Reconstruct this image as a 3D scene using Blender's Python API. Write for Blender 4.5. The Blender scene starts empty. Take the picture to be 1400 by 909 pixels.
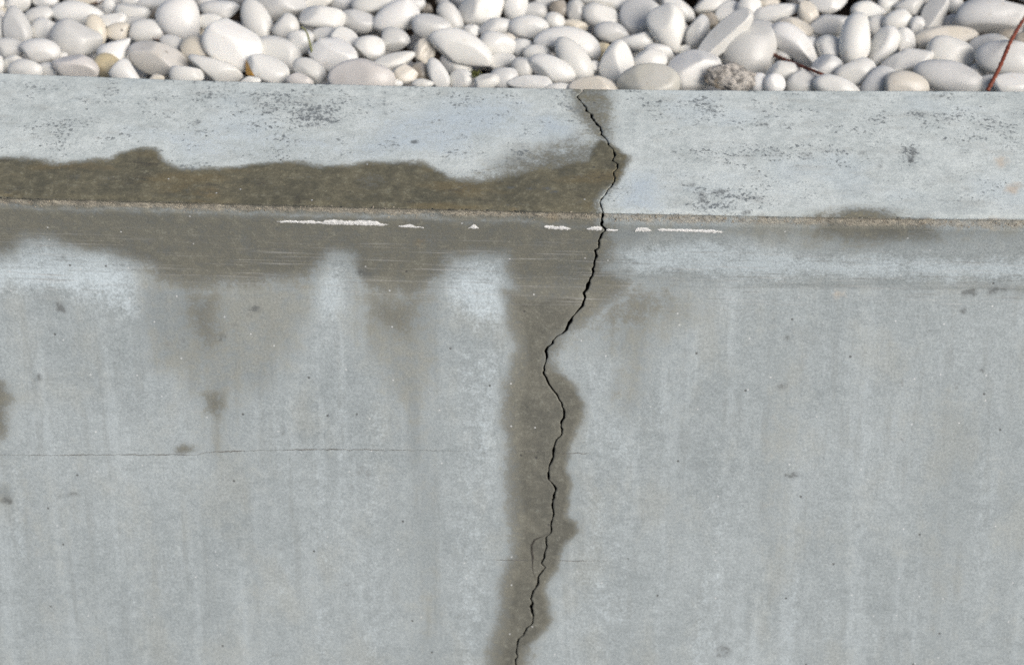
# Cracked concrete planter wall with white pebbles behind it.  Units: metres.
import bpy, bmesh, math, random
import numpy as np
from mathutils import Vector, Euler, Matrix

random.seed(11)
RNG = np.random.default_rng(11)
scene = bpy.context.scene

# ------------------------------------------------------------------ measurements of the wall
# wall coordinates: x along the wall, s across it (s < 0 on the top, measured back from the
# front arris; s > 0 down the front face)
Z_TOP = 0.85
OUTER = [0.0114, 0.01219, -0.03776, 0.00056]   # plan curve of the front arris, y(x)
INNER = [-0.01057, 0.03579, -0.02843, 0.21078]   # plan curve of the back edge
CAM_LOC = (0.00000, -1.22590, 1.79851)
CRACK = [(-0.2095, 0.0723), (-0.1971, 0.0686), (-0.1845, 0.0721), (-0.1732, 0.0777), (-0.1615, 0.0831), (-0.1478, 0.0873), (-0.1332, 0.0911), (-0.1212, 0.0954), (-0.1094, 0.1003), (-0.0952, 0.1034), (-0.0874, 0.1012), (-0.081, 0.104), (-0.0683, 0.1014), (-0.0519, 0.0999), (-0.0418, 0.0965), (-0.0335, 0.0902), (-0.017, 0.0836), (-0.0087, 0.0853), (0.0071, 0.0863), (0.0101, 0.0872), (0.021, 0.0884), (0.0322, 0.0862), (0.0419, 0.0821), (0.0532, 0.0812), (0.063, 0.0823), (0.0762, 0.0802), (0.0863, 0.0754), (0.0936, 0.0723), (0.1034, 0.0731), (0.1109, 0.0703), (0.1201, 0.0638), (0.1293, 0.0561), (0.1396, 0.0504), (0.1469, 0.0428), (0.1552, 0.0356), (0.1686, 0.033), (0.1829, 0.0327), (0.1942, 0.0374), (0.2044, 0.0463), (0.2082, 0.0473), (0.2153, 0.0511), (0.2299, 0.0537), (0.2352, 0.0508), (0.2425, 0.0525), (0.2543, 0.0457), (0.2704, 0.0404), (0.2844, 0.038), (0.2991, 0.0395), (0.3111, 0.0452), (0.3208, 0.0423), (0.3359, 0.0434), (0.3493, 0.0391), (0.3581, 0.0395), (0.3636, 0.0365), (0.3757, 0.0351), (0.3873, 0.0348), (0.3931, 0.031), (0.398, 0.0336), (0.403, 0.0291), (0.4187, 0.0261), (0.4317, 0.0206), (0.4435, 0.0197), (0.4531, 0.0232), (0.4623, 0.0216), (0.4733, 0.0144), (0.4817, 0.0091), (0.4958, 0.0061), (0.513, 0.0043), (0.537, 0.0016), (0.5727, 0.0047)]   # (s, x)
CRACK_W = [(-0.2276, 0.00232), (-0.1851, 0.00266), (-0.1732, 0.00415), (-0.1628, 0.003), (-0.1485, 0.0041), (-0.1332, 0.00267), (-0.1094, 0.00293), (-0.092, 0.00327), (-0.0688, 0.00216), (-0.0339, 0.00184), (-0.0094, 0.00294), (0.0183, 0.00364), (0.0318, 0.00282), (0.0529, 0.00355), (0.0762, 0.00323), (0.0809, 0.0036), (0.0868, 0.00649), (0.0936, 0.00505), (0.0989, 0.00325), (0.1111, 0.00362), (0.1212, 0.00327), (0.129, 0.00655), (0.1328, 0.00364), (0.1469, 0.00263), (0.1681, 0.00367), (0.1743, 0.0033), (0.1829, 0.00552), (0.1914, 0.00368), (0.2052, 0.00266), (0.2287, 0.00297), (0.2691, 0.00314), (0.2934, 0.0027), (0.3261, 0.00287), (0.351, 0.00212), (0.3846, 0.00229), (0.3973, 0.00276), (0.4187, 0.00246), (0.4377, 0.00262), (0.4437, 0.00541), (0.4488, 0.00386), (0.4574, 0.00155), (0.4733, 0.00233), (0.5104, 0.00235), (0.5727, 0.00198)]   # (s, width)
HAIRLINES = [(1.3, [(-0.5618, 0.2899), (-0.5311, 0.2889), (-0.4851, 0.2883), (-0.439, 0.2859), (-0.3932, 0.2848), (-0.3474, 0.2829), (-0.3261, 0.2826), (-0.3199, 0.2804), (-0.3122, 0.2785), (-0.294, 0.2775), (-0.256, 0.2751), (-0.2105, 0.2728), (-0.1652, 0.2709), (-0.105, 0.2698), (-0.0449, 0.2688)]), (1.0, [(-0.0276, 0.3908), (0.0, 0.3907), (0.0306, 0.3889)]), (0.8, [(0.0352, 0.3892), (0.0688, 0.3894), (0.1008, 0.3884)]), (1.0, [(0.0, 0.2679), (0.0359, 0.2676)]), (0.9, [(0.0434, 0.2682), (0.0598, 0.2686), (0.0807, 0.268)]), (3.0, [(0.0373, 0.3594), (0.0289, 0.3634), (0.0244, 0.3664), (0.0212, 0.3703), (0.0204, 0.3771), (0.0222, 0.3906), (0.0215, 0.3985), (0.023, 0.4061), (0.0254, 0.4128)])]
FLAKES = [[(-0.2274, 0.019), (-0.2173, 0.0169), (-0.2046, 0.0174), (-0.1939, 0.0162), (-0.1834, 0.0185), (-0.1851, 0.0213), (-0.1978, 0.0208), (-0.2119, 0.0203), (-0.2226, 0.0207)], [(-0.1857, 0.0204), (-0.1803, 0.0148), (-0.1746, 0.0138), (-0.1647, 0.0143), (-0.1549, 0.0149), (-0.1463, 0.0138), (-0.1372, 0.0139), (-0.1308, 0.0142), (-0.1268, 0.0176), (-0.1192, 0.02), (-0.127, 0.0216), (-0.1447, 0.0213), (-0.1624, 0.0214), (-0.1766, 0.0219)], [(-0.11, 0.0215), (-0.1036, 0.0195), (-0.0986, 0.0176), (-0.0958, 0.0184), (-0.0945, 0.0211), (-0.086, 0.0217), (-0.0847, 0.023), (-0.0953, 0.0229), (-0.1059, 0.0228)], [(-0.0416, 0.0221), (-0.0387, 0.0175), (-0.0365, 0.0157), (-0.0345, 0.0179), (-0.0317, 0.0214), (-0.0366, 0.0224)], [(0.0309, 0.0164), (0.0337, 0.0145), (0.0393, 0.0148), (0.0435, 0.0169), (0.0477, 0.015), (0.0526, 0.0166), (0.0569, 0.0201), (0.0492, 0.0212), (0.0422, 0.0205), (0.0352, 0.0207)], [(0.071, 0.0197), (0.0757, 0.0155), (0.0827, 0.0149), (0.0862, 0.0157), (0.0861, 0.0206), (0.0787, 0.0212)], [(0.0909, 0.0191), (0.0955, 0.0183), (0.1018, 0.0197), (0.0998, 0.0215), (0.0914, 0.0218)], [(0.1173, 0.0211), (0.1205, 0.0156), (0.126, 0.0142), (0.1303, 0.0154), (0.1341, 0.0206), (0.1265, 0.0217)], [(0.1395, 0.0178), (0.1443, 0.0159), (0.1541, 0.0161), (0.1667, 0.0158), (0.1786, 0.0163), (0.1926, 0.0164), (0.2004, 0.018), (0.2041, 0.0206), (0.193, 0.0213), (0.1754, 0.0204), (0.1579, 0.02), (0.1418, 0.0204)]]
STAINS = [
('wet', 0.0086, 1.0, [(-0.595, -0.058), (-0.551, -0.06), (-0.508, -0.063), (-0.471, -0.063), (-0.449, -0.059), (-0.42, -0.063), (-0.399, -0.067), (-0.386, -0.079), (-0.373, -0.084), (-0.354, -0.083), (-0.339, -0.066), (-0.328, -0.057), (-0.295, -0.057), (-0.27, -0.059), (-0.257, -0.067), (-0.232, -0.072), (-0.21, -0.07), (-0.193, -0.065), (-0.159, -0.066), (-0.145, -0.072), (-0.116, -0.075), (-0.094, -0.072), (-0.072, -0.061), (-0.05, -0.038), (-0.042, 0.011), (-0.084, 0.011), (-0.126, 0.01), (-0.169, 0.01), (-0.211, 0.01), (-0.258, 0.01), (-0.305, 0.011), (-0.353, 0.012), (-0.4, 0.012), (-0.448, 0.013), (-0.496, 0.013), (-0.539, 0.014), (-0.582, 0.015)]),
('wet', 0.0133, 1.0, [(-0.116, -0.069), (-0.086, -0.063), (-0.057, -0.051), (-0.029, -0.05), (0.0, -0.061), (0.029, -0.077), (0.065, -0.088), (0.105, -0.092), (0.105, -0.06), (0.097, -0.041), (0.086, -0.02), (0.086, 0.018), (0.036, 0.017), (-0.013, 0.016), (-0.063, 0.015), (-0.112, 0.014)]),
('wet', 0.007, 0.95, [(0.088, -0.122), (0.101, -0.112), (0.111, -0.106), (0.12, -0.098), (0.115, -0.073), (0.107, -0.053), (0.097, -0.041), (0.081, -0.034), (0.072, -0.059), (0.077, -0.102)]),
('wet', 0.0234, 0.62, [(-0.079, -0.063), (-0.043, -0.055), (-0.007, -0.073), (0.015, -0.096), (0.044, -0.112), (0.074, -0.126), (0.103, -0.112), (0.102, -0.06), (0.043, -0.046), (0.0, -0.038), (-0.042, -0.029), (-0.078, -0.042)]),
('wet', 0.014, 0.62, [(0.053, -0.23), (0.07, -0.23), (0.107, -0.229), (0.108, -0.194), (0.108, -0.161), (0.108, -0.122), (0.101, -0.078), (0.072, -0.077), (0.078, -0.121), (0.067, -0.149), (0.057, -0.172)]),
('damp', 0.0203, 0.75, [(-0.022, -0.086), (0.0, -0.106), (0.044, -0.133), (0.074, -0.134), (0.072, -0.071), (0.0, -0.051), (-0.043, -0.055)]),
('wet', 0.0133, 0.76, [(-0.58, 0.007), (-0.537, 0.006), (-0.494, 0.005), (-0.447, 0.005), (-0.399, 0.005), (-0.352, 0.005), (-0.305, 0.006), (-0.258, 0.006), (-0.211, 0.006), (-0.164, 0.006), (-0.117, 0.007), (-0.07, 0.007), (-0.023, 0.007), (0.023, 0.008), (0.07, 0.008), (0.101, 0.007), (0.101, 0.043), (0.099, 0.073), (0.123, 0.083), (0.117, 0.099), (0.096, 0.117), (0.076, 0.132), (0.056, 0.147), (0.045, 0.162), (0.054, 0.18), (0.069, 0.195), (0.076, 0.214), (0.071, 0.236), (0.06, 0.26), (0.059, 0.285), (0.06, 0.311), (0.055, 0.336), (0.068, 0.345), (0.073, 0.357), (0.059, 0.37), (0.057, 0.386), (0.052, 0.401), (0.04, 0.417), (0.041, 0.442), (0.045, 0.463), (0.036, 0.479), (0.018, 0.497), (0.013, 0.519), (0.009, 0.559), (-0.039, 0.561), (-0.028, 0.515), (-0.022, 0.477), (-0.014, 0.435), (-0.008, 0.396), (-0.005, 0.367), (-0.008, 0.319), (-0.007, 0.271), (-0.01, 0.223), (-0.006, 0.175), (0.001, 0.14), (0.004, 0.114), (0.0, 0.086), (-0.007, 0.057), (-0.036, 0.052), (-0.059, 0.059), (-0.071, 0.084), (-0.097, 0.106), (-0.144, 0.098), (-0.155, 0.083), (-0.159, 0.059), (-0.172, 0.057), (-0.188, 0.073), (-0.204, 0.093), (-0.27, 0.1), (-0.32, 0.109), (-0.355, 0.098), (-0.359, 0.082), (-0.376, 0.07), (-0.426, 0.061), (-0.453, 0.049), (-0.471, 0.05), (-0.492, 0.064), (-0.508, 0.072), (-0.553, 0.074), (-0.597, 0.075)]),
('wet', 0.0062, 0.98, [(0.033, 0.174), (0.054, 0.182), (0.069, 0.197), (0.075, 0.214), (0.071, 0.236), (0.06, 0.261), (0.058, 0.285), (0.06, 0.311), (0.055, 0.336), (0.067, 0.345), (0.071, 0.357), (0.059, 0.37), (0.056, 0.386), (0.051, 0.401), (0.038, 0.417), (0.04, 0.442), (0.044, 0.463), (0.035, 0.479), (0.017, 0.495), (0.0, 0.496), (0.004, 0.454), (0.015, 0.402), (0.023, 0.335), (0.026, 0.253), (0.026, 0.206)]),
('wet', 0.0156, 0.96, [(-0.007, 0.099), (0.072, 0.085), (0.081, 0.112), (0.066, 0.135), (0.048, 0.151), (0.038, 0.166), (0.052, 0.189), (0.059, 0.221), (0.049, 0.261), (0.049, 0.334), (0.044, 0.384), (0.031, 0.444), (0.027, 0.488), (0.004, 0.559), (-0.028, 0.56), (-0.022, 0.515), (-0.008, 0.437), (0.0, 0.369), (-0.002, 0.287), (-0.002, 0.222), (0.004, 0.16)]),
('wet', 0.0203, 0.45, [(0.108, 0.08), (0.173, 0.083), (0.167, 0.11), (0.131, 0.137), (0.088, 0.15), (0.055, 0.166), (0.051, 0.151), (0.073, 0.127)]),
('damp', 0.0156, 0.98, [(0.091, 0.008), (0.15, 0.006), (0.209, 0.004), (0.272, -0.007), (0.336, -0.017), (0.41, -0.004), (0.485, -0.001), (0.527, -0.001), (0.568, -0.0), (0.574, 0.025), (0.532, 0.023), (0.49, 0.022), (0.414, 0.027), (0.352, 0.037), (0.289, 0.037), (0.211, 0.024), (0.141, 0.029), (0.096, 0.04)]),
('wet', 0.0187, 0.78, [(0.285, -0.001), (0.343, -0.016), (0.396, -0.003), (0.413, 0.02), (0.366, 0.031), (0.295, 0.026)]),
('wet', 0.0109, 0.5, [(0.329, -0.017), (0.357, -0.021), (0.383, -0.01), (0.382, 0.001), (0.323, 0.002)]),
('damp', 0.0109, 0.7, [(0.302, 0.079), (0.348, 0.079), (0.395, 0.08), (0.448, 0.081), (0.502, 0.082), (0.574, 0.083), (0.575, 0.097), (0.504, 0.098), (0.468, 0.092), (0.388, 0.087), (0.31, 0.087)]),
('damp', 0.0312, 1.05, [(-0.368, 0.087), (-0.323, 0.087), (-0.278, 0.086), (-0.233, 0.086), (-0.189, 0.085), (-0.197, 0.111), (-0.213, 0.158), (-0.237, 0.198), (-0.284, 0.231), (-0.302, 0.28), (-0.313, 0.28), (-0.314, 0.232), (-0.335, 0.201), (-0.367, 0.186), (-0.375, 0.14)]),
('damp', 0.0234, 0.6, [(-0.27, 0.106), (-0.201, 0.111), (-0.206, 0.158), (-0.236, 0.166), (-0.264, 0.144)]),
('wet', 0.0203, 0.62, [(-0.328, 0.104), (-0.284, 0.102), (-0.29, 0.129), (-0.295, 0.16), (-0.314, 0.177), (-0.331, 0.146)]),
('damp', 0.0265, 1.05, [(-0.16, 0.086), (-0.114, 0.086), (-0.068, 0.085), (-0.073, 0.123), (-0.077, 0.162), (-0.082, 0.209), (-0.09, 0.257), (-0.094, 0.289), (-0.105, 0.29), (-0.108, 0.225), (-0.133, 0.187), (-0.155, 0.164), (-0.162, 0.126)]),
('wet', 0.0218, 0.6, [(-0.149, 0.096), (-0.083, 0.098), (-0.091, 0.139), (-0.103, 0.155), (-0.132, 0.144), (-0.15, 0.125)]),
('damp', 0.0312, 0.42, [(-0.105, 0.257), (-0.075, 0.256), (-0.072, 0.305), (-0.07, 0.354), (-0.068, 0.405), (-0.066, 0.456), (-0.065, 0.508), (-0.063, 0.562), (-0.111, 0.563), (-0.111, 0.51), (-0.111, 0.458), (-0.111, 0.406), (-0.109, 0.356), (-0.107, 0.306)]),
('damp', 0.0281, 0.85, [(0.123, 0.088), (0.188, 0.09), (0.182, 0.124), (0.146, 0.156), (0.133, 0.219), (0.112, 0.243), (0.1, 0.22), (0.103, 0.172), (0.073, 0.165), (0.098, 0.126)]),
('wet', 0.0094, 0.5, [(0.097, 0.177), (0.109, 0.172), (0.112, 0.2), (0.105, 0.21), (0.099, 0.204)]),
('wet', 0.0133, 0.85, [(-0.313, 0.22), (-0.304, 0.214), (-0.295, 0.219), (-0.294, 0.228), (-0.302, 0.235), (-0.313, 0.232)]),
('damp', 0.0094, 0.8, [(-0.309, 0.232), (-0.3, 0.231), (-0.304, 0.264), (-0.308, 0.265)]),
('wet', 0.0086, 0.8, [(-0.348, 0.276), (-0.338, 0.271), (-0.326, 0.275), (-0.326, 0.281), (-0.338, 0.285), (-0.349, 0.283)]),
('wet', 0.014, 0.75, [(-0.567, 0.192), (-0.519, 0.202), (-0.511, 0.226), (-0.513, 0.258), (-0.522, 0.272), (-0.576, 0.276)]),
('damp', 0.0109, 0.9, [(-0.581, 0.322), (-0.528, 0.323), (-0.523, 0.335), (-0.527, 0.345), (-0.583, 0.349)]),
('damp', 0.0234, 0.55, [(-0.517, 0.303), (-0.496, 0.307), (-0.503, 0.353), (-0.513, 0.387), (-0.519, 0.353)]),
('damp', 0.0312, 0.6, [(0.246, 0.185), (0.274, 0.169), (0.284, 0.215), (0.283, 0.263), (0.274, 0.312), (0.254, 0.28), (0.244, 0.232)]),
('damp', 0.0351, 0.5, [(0.434, 0.212), (0.471, 0.212), (0.473, 0.259), (0.476, 0.308), (0.471, 0.357), (0.466, 0.408), (0.456, 0.472), (0.445, 0.538), (0.422, 0.538), (0.428, 0.483), (0.434, 0.428), (0.44, 0.374), (0.438, 0.319), (0.436, 0.265)]),
('damp', 0.039, 0.35, [(0.346, 0.091), (0.389, 0.094), (0.432, 0.097), (0.425, 0.181), (0.358, 0.167)]),
('damp', 0.039, 0.35, [(0.148, 0.218), (0.192, 0.217), (0.192, 0.273), (0.192, 0.33), (0.155, 0.348), (0.152, 0.282)]),
('damp', 0.0351, 0.32, [(-0.35, 0.331), (-0.281, 0.328), (-0.283, 0.387), (-0.284, 0.447), (-0.285, 0.508), (-0.286, 0.57), (-0.358, 0.573), (-0.356, 0.511), (-0.354, 0.449), (-0.352, 0.389)]),
('damp', 0.0351, 0.3, [(-0.492, 0.369), (-0.438, 0.367), (-0.444, 0.418), (-0.45, 0.47), (-0.456, 0.523), (-0.463, 0.577), (-0.519, 0.58), (-0.512, 0.525), (-0.506, 0.472), (-0.499, 0.42)]),
('damp', 0.0351, 0.3, [(0.497, 0.104), (0.576, 0.103), (0.581, 0.149), (0.586, 0.195), (0.592, 0.242), (0.597, 0.29), (0.602, 0.339), (0.608, 0.389), (0.614, 0.44), (0.619, 0.491), (0.625, 0.544), (0.579, 0.545), (0.532, 0.545), (0.528, 0.492), (0.524, 0.441), (0.52, 0.39), (0.516, 0.34), (0.512, 0.291), (0.508, 0.243), (0.504, 0.196), (0.501, 0.149)]),
('damp', 0.0187, 0.6, [(0.439, 0.089), (0.503, 0.087), (0.574, 0.088), (0.576, 0.1), (0.522, 0.099), (0.468, 0.098)]),
('pale', 0.0172, 0.9, [(-0.568, 0.076), (-0.497, 0.07), (-0.472, 0.053), (-0.452, 0.052), (-0.426, 0.064), (-0.378, 0.073), (-0.368, 0.097), (-0.375, 0.132), (-0.425, 0.118), (-0.484, 0.112), (-0.529, 0.113), (-0.573, 0.114)]),
('pale', 0.0203, 0.7, [(-0.194, 0.078), (-0.165, 0.061), (-0.158, 0.091), (-0.155, 0.125), (-0.19, 0.134), (-0.234, 0.112)]),
('pale', 0.0187, 0.8, [(-0.059, 0.063), (-0.036, 0.055), (-0.009, 0.059), (-0.001, 0.087), (0.0, 0.121), (-0.029, 0.137), (-0.064, 0.115), (-0.073, 0.1)]),
('pale', 0.0125, 0.85, [(0.101, 0.045), (0.176, 0.032), (0.254, 0.036), (0.305, 0.047), (0.347, 0.046), (0.389, 0.045), (0.442, 0.044), (0.494, 0.044), (0.536, 0.044), (0.579, 0.044), (0.586, 0.074), (0.538, 0.074), (0.49, 0.075), (0.442, 0.076), (0.394, 0.077), (0.351, 0.076), (0.308, 0.075), (0.262, 0.075), (0.215, 0.075), (0.168, 0.076), (0.121, 0.076)]),
('pale', 0.0203, 0.8, [(0.103, -0.034), (0.119, -0.066), (0.148, -0.074), (0.15, -0.004), (0.104, 0.0), (0.097, -0.011)]),
('pale', 0.0172, 0.85, [(0.034, -0.172), (0.067, -0.149), (0.063, -0.121), (0.03, -0.125), (0.011, -0.158)]),
('pale', 0.0234, 0.75, [(-0.121, -0.166), (-0.076, -0.182), (-0.031, -0.199), (0.03, -0.185), (0.0, -0.125), (-0.058, -0.085), (-0.113, -0.083), (-0.159, -0.075), (-0.168, -0.093)]),
('pale', 0.0234, 0.5, [(-0.41, -0.127), (-0.366, -0.134), (-0.322, -0.14), (-0.278, -0.146), (-0.212, -0.129), (-0.147, -0.113), (-0.16, -0.077), (-0.214, -0.072), (-0.268, -0.068), (-0.325, -0.063), (-0.347, -0.085), (-0.382, -0.095)]),
('pale', 0.0312, 0.45, [(0.059, 0.15), (0.109, 0.141), (0.147, 0.187), (0.134, 0.267), (0.09, 0.284), (0.067, 0.252), (0.078, 0.216)]),
('pale', 0.0234, 0.55, [(-0.051, 0.153), (-0.009, 0.152), (-0.015, 0.223), (-0.009, 0.287), (-0.045, 0.288), (-0.048, 0.22)]),
('pale', 0.0109, 0.5, [(0.203, 0.265), (0.213, 0.265), (0.216, 0.33), (0.218, 0.396), (0.208, 0.396), (0.205, 0.33)]),
('pale', 0.0109, 0.45, [(-0.147, 0.291), (-0.136, 0.291), (-0.136, 0.348), (-0.137, 0.407), (-0.148, 0.408), (-0.147, 0.349)]),
('pale', 0.0234, 0.35, [(-0.045, 0.321), (-0.014, 0.32), (-0.018, 0.369), (-0.022, 0.42), (-0.046, 0.438), (-0.046, 0.379)]),
('pale', 0.0234, 0.35, [(0.069, 0.384), (0.114, 0.382), (0.116, 0.442), (0.117, 0.502), (0.055, 0.509), (0.062, 0.445)]),
('pale', 0.0125, 0.585, [(0.196, 0.397), (0.204, 0.396), (0.205, 0.46), (0.206, 0.526), (0.194, 0.526), (0.195, 0.461)]),
('pale', 0.0125, 0.5459999999999999, [(0.292, 0.394), (0.3, 0.394), (0.301, 0.458), (0.302, 0.523), (0.29, 0.524), (0.291, 0.458)]),
('pale', 0.0139, 0.46799999999999997, [(0.332, 0.41), (0.341, 0.41), (0.342, 0.466), (0.343, 0.522), (0.329, 0.523), (0.33, 0.466)]),
('pale', 0.0118, 0.507, [(0.431, 0.4), (0.438, 0.4), (0.439, 0.459), (0.44, 0.52), (0.429, 0.52), (0.43, 0.459)]),
('pale', 0.0167, 0.46799999999999997, [(-0.2, 0.228), (-0.188, 0.228), (-0.189, 0.277), (-0.19, 0.328), (-0.19, 0.379), (-0.191, 0.432), (-0.192, 0.485), (-0.193, 0.54), (-0.211, 0.54), (-0.209, 0.486), (-0.207, 0.432), (-0.205, 0.38), (-0.203, 0.328), (-0.202, 0.278)]),
('pale', 0.0139, 0.39, [(-0.241, 0.262), (-0.232, 0.261), (-0.233, 0.318), (-0.234, 0.377), (-0.235, 0.436), (-0.236, 0.497), (-0.25, 0.498), (-0.248, 0.437), (-0.245, 0.377), (-0.243, 0.319)]),
('pale', 0.0167, 0.42900000000000005, [(0.107, 0.324), (0.119, 0.324), (0.12, 0.388), (0.122, 0.453), (0.123, 0.52), (0.106, 0.52), (0.106, 0.453), (0.107, 0.388)]),
('pale', 0.0139, 0.39, [(-0.438, 0.292), (-0.429, 0.292), (-0.428, 0.346), (-0.427, 0.401), (-0.441, 0.401), (-0.44, 0.346)]),
('pale', 0.0111, 0.6240000000000001, [(-0.52, 0.303), (-0.514, 0.303), (-0.513, 0.353), (-0.511, 0.403), (-0.522, 0.404), (-0.521, 0.353)]),
('pale', 0.0153, 0.35100000000000003, [(0.371, 0.277), (0.382, 0.277), (0.384, 0.33), (0.386, 0.384), (0.389, 0.439), (0.391, 0.495), (0.376, 0.495), (0.374, 0.439), (0.373, 0.384), (0.372, 0.33)]),
('pale', 0.0363, 0.48360000000000003, [(-0.056, 0.153), (-0.024, 0.153), (-0.024, 0.204), (-0.024, 0.256), (-0.024, 0.309), (-0.024, 0.364), (-0.024, 0.419), (-0.024, 0.476), (-0.023, 0.533), (-0.063, 0.535), (-0.062, 0.477), (-0.061, 0.42), (-0.06, 0.365), (-0.059, 0.31), (-0.058, 0.257), (-0.057, 0.205)]),
('pale', 0.0209, 0.46799999999999997, [(-0.148, 0.227), (-0.132, 0.226), (-0.132, 0.276), (-0.133, 0.326), (-0.133, 0.377), (-0.134, 0.43), (-0.134, 0.483), (-0.135, 0.538), (-0.157, 0.538), (-0.155, 0.484), (-0.154, 0.431), (-0.152, 0.378), (-0.151, 0.327), (-0.15, 0.276)]),
('pale', 0.0153, 0.35100000000000003, [(-0.179, 0.196), (-0.169, 0.196), (-0.169, 0.251), (-0.17, 0.308), (-0.17, 0.366), (-0.171, 0.425), (-0.187, 0.426), (-0.185, 0.367), (-0.183, 0.309), (-0.181, 0.252)]),
('pale', 0.0139, 0.5459999999999999, [(0.202, 0.249), (0.211, 0.249), (0.212, 0.297), (0.214, 0.346), (0.215, 0.396), (0.217, 0.447), (0.218, 0.499), (0.204, 0.5), (0.204, 0.448), (0.203, 0.396), (0.203, 0.346), (0.203, 0.297)]),
('pale', 0.0223, 0.35100000000000003, [(0.142, 0.172), (0.159, 0.171), (0.16, 0.223), (0.162, 0.277), (0.163, 0.331), (0.164, 0.386), (0.166, 0.443), (0.167, 0.501), (0.144, 0.501), (0.144, 0.444), (0.143, 0.387), (0.143, 0.331), (0.142, 0.277), (0.142, 0.224)]),
('pale', 0.0265, 0.39, [(0.075, 0.284), (0.097, 0.284), (0.098, 0.343), (0.099, 0.404), (0.101, 0.466), (0.102, 0.529), (0.073, 0.53), (0.074, 0.467), (0.074, 0.404), (0.075, 0.344)]),
('pale', 0.0181, 0.31200000000000006, [(0.232, 0.28), (0.246, 0.28), (0.248, 0.339), (0.25, 0.399), (0.252, 0.461), (0.254, 0.525), (0.235, 0.525), (0.234, 0.462), (0.234, 0.4), (0.233, 0.339)]),
('pale', 0.0181, 0.31200000000000006, [(-0.363, 0.298), (-0.349, 0.298), (-0.351, 0.358), (-0.353, 0.419), (-0.354, 0.482), (-0.356, 0.546), (-0.375, 0.547), (-0.372, 0.483), (-0.369, 0.42), (-0.366, 0.358)]),
('pale', 0.0139, 0.27299999999999996, [(-0.307, 0.296), (-0.298, 0.296), (-0.299, 0.356), (-0.301, 0.417), (-0.302, 0.48), (-0.304, 0.544), (-0.318, 0.545), (-0.315, 0.48), (-0.313, 0.418), (-0.31, 0.356)]),
('pale', 0.0153, 0.27299999999999996, [(-0.399, 0.235), (-0.388, 0.234), (-0.39, 0.284), (-0.392, 0.335), (-0.394, 0.387), (-0.396, 0.439), (-0.399, 0.493), (-0.401, 0.548), (-0.417, 0.549), (-0.414, 0.494), (-0.411, 0.44), (-0.407, 0.387), (-0.404, 0.335), (-0.401, 0.284)]),
('pale', 0.0167, 0.31200000000000006, [(0.475, 0.243), (0.487, 0.243), (0.49, 0.296), (0.494, 0.35), (0.497, 0.405), (0.5, 0.462), (0.504, 0.519), (0.487, 0.519), (0.484, 0.462), (0.482, 0.406), (0.48, 0.35), (0.477, 0.296)]),
('pale', 0.0167, 0.27299999999999996, [(-0.479, 0.237), (-0.467, 0.237), (-0.469, 0.287), (-0.472, 0.338), (-0.474, 0.389), (-0.477, 0.442), (-0.48, 0.496), (-0.483, 0.551), (-0.5, 0.552), (-0.497, 0.497), (-0.493, 0.443), (-0.489, 0.39), (-0.486, 0.338), (-0.482, 0.287)]),
('damp', 0.025, 0.75, [(-0.099, 0.162), (-0.077, 0.162), (-0.077, 0.212), (-0.077, 0.263), (-0.078, 0.316), (-0.078, 0.369), (-0.078, 0.423), (-0.078, 0.479), (-0.078, 0.535), (-0.106, 0.536), (-0.105, 0.48), (-0.104, 0.424), (-0.103, 0.37), (-0.102, 0.316), (-0.101, 0.264), (-0.1, 0.213)]),
('damp', 0.0162, 0.5, [(-0.124, 0.194), (-0.112, 0.194), (-0.112, 0.242), (-0.112, 0.29), (-0.112, 0.339), (-0.112, 0.389), (-0.112, 0.441), (-0.129, 0.441), (-0.128, 0.39), (-0.127, 0.34), (-0.126, 0.29), (-0.125, 0.242)]),
('damp', 0.0262, 0.6, [(0.424, 0.181), (0.447, 0.181), (0.45, 0.235), (0.452, 0.289), (0.455, 0.345), (0.458, 0.402), (0.461, 0.46), (0.464, 0.52), (0.435, 0.52), (0.433, 0.461), (0.431, 0.403), (0.429, 0.345), (0.427, 0.29), (0.426, 0.235)]),
('damp', 0.0187, 0.4, [(0.384, 0.12), (0.398, 0.12), (0.4, 0.171), (0.403, 0.222), (0.405, 0.274), (0.408, 0.328), (0.41, 0.382), (0.413, 0.438), (0.416, 0.494), (0.396, 0.495), (0.394, 0.438), (0.393, 0.382), (0.391, 0.328), (0.389, 0.275), (0.387, 0.222), (0.385, 0.171)]),
('damp', 0.0175, 0.5, [(0.456, 0.244), (0.469, 0.244), (0.471, 0.292), (0.473, 0.341), (0.475, 0.391), (0.477, 0.441), (0.478, 0.493), (0.461, 0.494), (0.46, 0.442), (0.459, 0.391), (0.458, 0.341), (0.457, 0.292)]),
('damp', 0.0275, 0.6, [(0.25, 0.154), (0.275, 0.153), (0.276, 0.207), (0.277, 0.263), (0.279, 0.32), (0.28, 0.378), (0.251, 0.378), (0.25, 0.32), (0.25, 0.264), (0.25, 0.208)]),
('damp', 0.0225, 0.45, [(0.157, 0.117), (0.176, 0.117), (0.177, 0.168), (0.178, 0.219), (0.179, 0.272), (0.18, 0.325), (0.181, 0.38), (0.158, 0.381), (0.158, 0.326), (0.158, 0.272), (0.158, 0.22), (0.158, 0.168)]),
('damp', 0.0225, 0.45, [(-0.272, 0.167), (-0.252, 0.167), (-0.253, 0.217), (-0.254, 0.269), (-0.256, 0.322), (-0.257, 0.375), (-0.258, 0.43), (-0.259, 0.486), (-0.26, 0.542), (-0.285, 0.543), (-0.283, 0.486), (-0.281, 0.431), (-0.279, 0.376), (-0.277, 0.322), (-0.275, 0.27), (-0.273, 0.218)]),
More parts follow.
